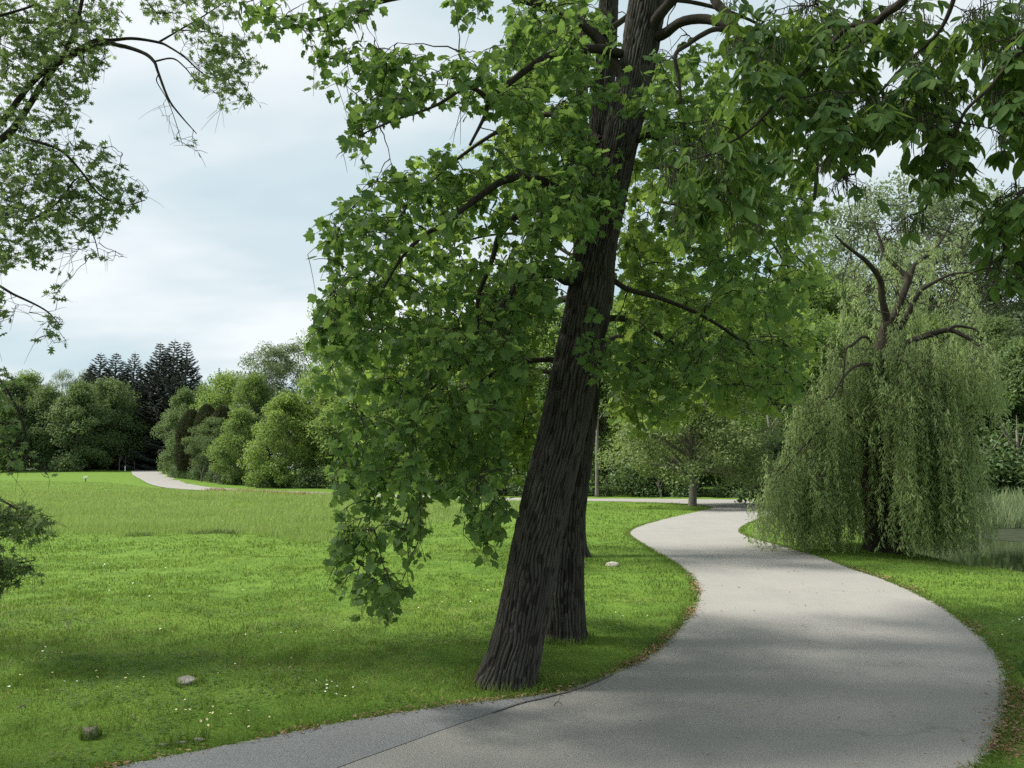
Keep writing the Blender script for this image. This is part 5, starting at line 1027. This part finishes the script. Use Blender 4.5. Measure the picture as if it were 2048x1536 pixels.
# ------------------------------------------------------------------ small things on the lawn
def rock(name, px, py, w, h, d, mat, lab, seed, cat='stone', sink=.25):
    rng = RS(seed); p = gnd(px, py); z = hz(p[0], p[1]); nu, nv = 28, 16; u = np.arange(nu) / nu * 2 * PI; v_ = np.linspace(-.45 * PI, .5 * PI, nv); U, V_ = np.meshgrid(u, v_)
    dirs = np.stack([np.cos(U) * np.cos(V_), np.sin(U) * np.cos(V_), np.sin(V_)], -1)
    r = np.ones(U.shape)
    for k in range(9):
        nn_ = nrm(rng.normal(0, 1, 3)); c = .62 + .3 * rng.rand(); dd = dirs @ nn_; r = np.where(dd > .05, np.minimum(r, c / np.maximum(dd, .05)), r)
    r *= 1 + .10 * (fbm(U * 2.2 + 3, V_ * 3 + 4, seed, 3) - .5)
    W = dirs * r[..., None] * np.array([w / 2, d / 2, h]); i, j = np.meshgrid(np.arange(nv - 1), np.arange(nu), indexing='ij'); j2 = (j + 1) % nu
    q = np.stack([i * nu + j, i * nu + j2, (i + 1) * nu + j2, (i + 1) * nu + j], -1).reshape(-1, 4)
    o = mesh(name, W.reshape(-1, 3), [q], mat, None, False); o.location = (float(p[0]), float(p[1]), z + h * (.5 - sink) - .0); return tag(o, lab, cat)
rock('stone', 375, 1374, .23, .042, .20, M['stone'], 'flat grey stone lying in the shaded lawn, lower left', 1)
rock('stone', 1225, 1129, .30, .07, .22, M['stone_white'], 'whitish stone in the lawn right of the tulip trunks', 2)
rock('stone', 1163, 1127, .16, .07, .16, M['stone_white'], 'small white stone peeping out at the edge of the tulip trunk', 3)
rock('stone', 397, 1481, .11, .016, .05, M['stone'], 'weathered flat wood piece at the right end of the row by the road edge', 5)  # row of flat old wood pieces, built with the stone shape and material
rock('stone', 360, 1486, .11, .012, .03, M['stone'], 'weathered flat wood piece in the middle of the row by the road edge', 6)
rock('stone', 328, 1491, .10, .012, .03, M['stone'], 'weathered flat wood piece at the left end of the row by the road edge', 7)
def stump():
    p = gnd(180, 1478); z = hz(p[0], p[1]); n = 40; a = np.arange(n) / n * 2 * PI; rng = RS(9); r = .047 * (1 + .22 * (fbm(a / (2 * PI) * 6, a * 0, 4, 2) - .5) + .06 * rng.rand(n)); rows = []
    for k, (zz, s) in enumerate(((-.03, 1.25), (0, 1.12), (.03, 1.0), (.055, .97), (.064, .9))): rows.append(np.stack([r * s * np.cos(a), r * s * np.sin(a), zz + 0 * a + (k > 2) * (.010 * np.sin(a * 2 + 1) + .012 * rng.rand(n))], -1))
    V = np.concatenate(rows + [np.array([[0, 0, .060]])]); i, j = np.meshgrid(np.arange(4), np.arange(n), indexing='ij'); j2 = (j + 1) % n; q = np.stack([i * n + j, i * n + j2, (i + 1) * n + j2, (i + 1) * n + j], -1).reshape(-1, 4); k = np.arange(n)
    o = mesh('tree_stump', V, [q, np.stack([4 * n + k, 4 * n + (k + 1) % n, 0 * k + 5 * n], -1)], M['wood_old'], None, False); o.location = (float(p[0]), float(p[1]), z + .002); tag(o, 'small weathered grey stump in the grass at the lower left', 'stump')
stump()
def twig_thing(pts, r, lab, Y=None, mat='wood_old', lift=.03):
    P = gnd(*np.array(pts, float).T) if Y is None else at(*np.array(pts, float).T, Y); P = catmull(P, 16)
    if Y is None: P[:, 2] = terrain_fast(P[:, 0], P[:, 1]) + lift + .02 * np.sin(np.linspace(0, 3, 16))
    org = P[0].copy(); v, f = tubes((P - org)[None], np.linspace(r, r * .4, 16)[None], 7); s = (P[8] - org)[None] + np.array([.02, .05, .03]) * np.linspace(0, 1.6, 5)[:, None]; v2, f2 = tubes(s[None], np.linspace(r * .5, r * .2, 5)[None], 5)
    mb = MB(); mb.add(v, [f]); mb.add(v2, [f2]); o = mb.build('fallen_twig', M[mat], None, True); o.location = tuple(map(float, org)); tag(o, lab, 'twig')
twig_thing([(138, 1248), (130, 1256), (133, 1264), (142, 1267)], .006, 'pale curved fallen twig lying in the left lawn')
twig_thing([(34, 1427), (44, 1426), (52, 1425)], .008, 'short pale fallen twig at the lower left picture edge', None, 'wood_old', .04)
twig_thing([(1108, 1413), (1116, 1411), (1124, 1412)], .004, 'tiny dark twig lying on the asphalt below the leaning trunk', None, 'bark_limb', .045)
# white marker post on the hill
p = at(250, 942, 123); z = hz(p[0], p[1]); mb = MB()
v = np.array([(-.05, -.05, -.2), (.05, -.05, -.2), (.05, .05, -.2), (-.05, .05, -.2), (-.045, -.045, .78), (.045, -.045, .78), (.045, .045, .84), (-.045, .045, .84)]); mb.add(v, [np.array([(0, 1, 5, 4), (1, 2, 6, 5), (2, 3, 7, 6), (3, 0, 4, 7), (4, 5, 6, 7)])])
o = mb.build('marker_post', M['paint_white']); o.location = (float(p[0]), float(p[1]), z); tag(o, 'thin white marker post at the hill top left of the road', 'post')
# white flowering weed on the hill
def weed(px, py, Y, lab):
    p = at(px, py, Y); z = hz(p[0], p[1]); rng = RS(int(px)); mb = MB(); n = 12; a = rng.rand(n) * 6.28; tip = np.stack([.25 * np.cos(a) * rng.rand(n), .25 * np.sin(a) * rng.rand(n), .3 + .35 * rng.rand(n)], -1); u = np.linspace(0, 1, 4)[None, :, None]; P = tip[:, None] * u; v, f = tubes(P, np.full((n, 4), .01), 4)
    root = tag(empty('flowering_weed', (p[0], p[1], z)), lab, 'wild flower'); mb.add(v, [f]); mb.build('stems', M['leaf_mid'], root, True)
    k = np.repeat(np.arange(n), 5); pos = tip[k] + rng.normal(0, .05, (len(k), 3)); v, f, r = stamp(DM, DMF, pos, rng.normal(0, 1, pos.shape), np.tile([0, -.5, 1.], (len(k), 1)), .12, np.zeros(len(k))); mesh('blossoms', v, [f], M['flower'], root, False, r)
weed(171, 967, 88, 'tall white flowering weed in the meadow on the left hill slope')
# sapling at the lower right edge
def sapling():
    b = gnd(2075, 1405); org = np.array([b[0], b[1], hz(b[0], b[1])]); root = tag(empty('sapling', org), 'young leafy sapling poking in at the lower right edge of the road', 'sapling'); rng = RS(5)
    tops = at(np.array([2030, 2060, 2044, 2085, 2100]), np.array([1322, 1300, 1345, 1330, 1290]), b[1]); u = np.linspace(0, 1, 6)[None, :, None]; S = np.tile(org, (5, 1)); ctl = S * .4 + tops * .6 + np.array([.03, 0, .1]); P = (1 - u) ** 2 * S[:, None] + 2 * u * (1 - u) * ctl[:, None] + u ** 2 * tops[:, None]; v, f = tubes(P, np.tile(np.linspace(.006, .002, 6), (5, 1)), 5); mesh('stems', v - org, [f], M['twig'], root, True)
    k = np.repeat(np.arange(5), 7); t = .35 + .65 * rng.rand(len(k)); fi = t * 5; i = np.minimum(fi.astype(int), 4); fr = (fi - i)[:, None]; pos = P[k, i] * (1 - fr) + P[k, i + 1] * fr; D = rng.normal(0, .7, pos.shape); D[:, 2] -= .5
    v, f, r = stamp(HK, HKF, pos, D, np.tile([0, -.2, 1.], (len(k), 1)) + rng.normal(0, .3, pos.shape), .11, rng.rand(len(k))); mesh('foliage', v - org, [f], M['leaf_hickory'], root, False, r)
sapling()

# ------------------------------------------------------------------ sky, sun, camera
SUN_EL, SUN_AZ = math.radians(48), math.radians(-86)   # azimuth measured from +Y towards +X
w = bpy.data.worlds.new('World'); sc.world = w; w.use_nodes = True; nt = w.node_tree; nt.nodes.clear(); lk = nt.links
sky = nt.nodes.new('ShaderNodeTexSky'); sky.sky_type = 'NISHITA'; sky.sun_disc = False; sky.sun_elevation = SUN_EL; sky.sun_rotation = SUN_AZ; sky.dust_density = 2.0
tc = nt.nodes.new('ShaderNodeTexCoord'); sp = nt.nodes.new('ShaderNodeSeparateXYZ'); lk.new(tc.outputs['Generated'], sp.inputs[0])
za = nt.nodes.new('ShaderNodeMath'); za.operation = 'ADD'; za.inputs[1].default_value = .22; lk.new(sp.outputs['Z'], za.inputs[0])
dv = nt.nodes.new('ShaderNodeVectorMath'); dv.operation = 'DIVIDE'; cb = nt.nodes.new('ShaderNodeCombineXYZ')
for i in range(3): lk.new(za.outputs[0], cb.inputs[i])
lk.new(tc.outputs['Generated'], dv.inputs[0]); lk.new(cb.outputs[0], dv.inputs[1])
mp = nt.nodes.new('ShaderNodeMapping'); mp.inputs['Scale'].default_value = (.75, 1.15, 0); mp.inputs['Location'].default_value = (3.1, .7, 0); mp.inputs['Rotation'].default_value = (0, 0, .5); lk.new(dv.outputs[0], mp.inputs[0])
nz = nt.nodes.new('ShaderNodeTexNoise'); nz.inputs['Scale'].default_value = 1.05; nz.inputs['Detail'].default_value = 4.5; nz.inputs['Roughness'].default_value = .5; lk.new(mp.outputs[0], nz.inputs['Vector'])
CL = ramp(nt, nz.outputs[0], [(.34, (3.1, 4.15, 4.55)), (.48, (4.1, 4.75, 5.0)), (.60, (5.5, 5.8, 5.9))]).outputs[0]
mx = mixc(nt, .93, sky.outputs[0], CL)
bg = nt.nodes.new('ShaderNodeBackground'); bg.inputs[1].default_value = .1; lk.new(mx, bg.inputs[0]); wo = nt.nodes.new('ShaderNodeOutputWorld'); lk.new(bg.outputs[0], wo.inputs[0])
sl = bpy.data.lights.new('sun', 'SUN'); sl.energy = 4.3; sl.angle = math.radians(10); sl.color = (1, .955, .87); so = bpy.data.objects.new('sun', sl); col.objects.link(so)
d = Vector((math.sin(SUN_AZ) * math.cos(SUN_EL), math.cos(SUN_AZ) * math.cos(SUN_EL), math.sin(SUN_EL))); so.rotation_euler = d.to_track_quat('Z', 'Y').to_euler(); so.location = d * 50
cam = bpy.data.cameras.new('camera'); co = bpy.data.objects.new('camera', cam); col.objects.link(co); cam.sensor_width = 36; cam.lens = 36 * F / 2048; cam.clip_end = 3000; cam.clip_start = .05
co.location = (0, 0, CAMH); co.rotation_euler = (PI / 2 + PITCH, 0, 0); sc.camera = co
sc.view_settings.view_transform = 'Standard'; sc.view_settings.look = 'None'; sc.view_settings.exposure = 0.8; sc.view_settings.gamma = 1
sc.render.engine = 'CYCLES'; cy = sc.cycles; cy.max_bounces = 12; cy.diffuse_bounces = 7; cy.transmission_bounces = 9; cy.glossy_bounces = 3; cy.transparent_max_bounces = 6; cy.sample_clamp_indirect = 6; cy.use_denoising = False; cy.use_adaptive_sampling = True; cy.adaptive_threshold = .006
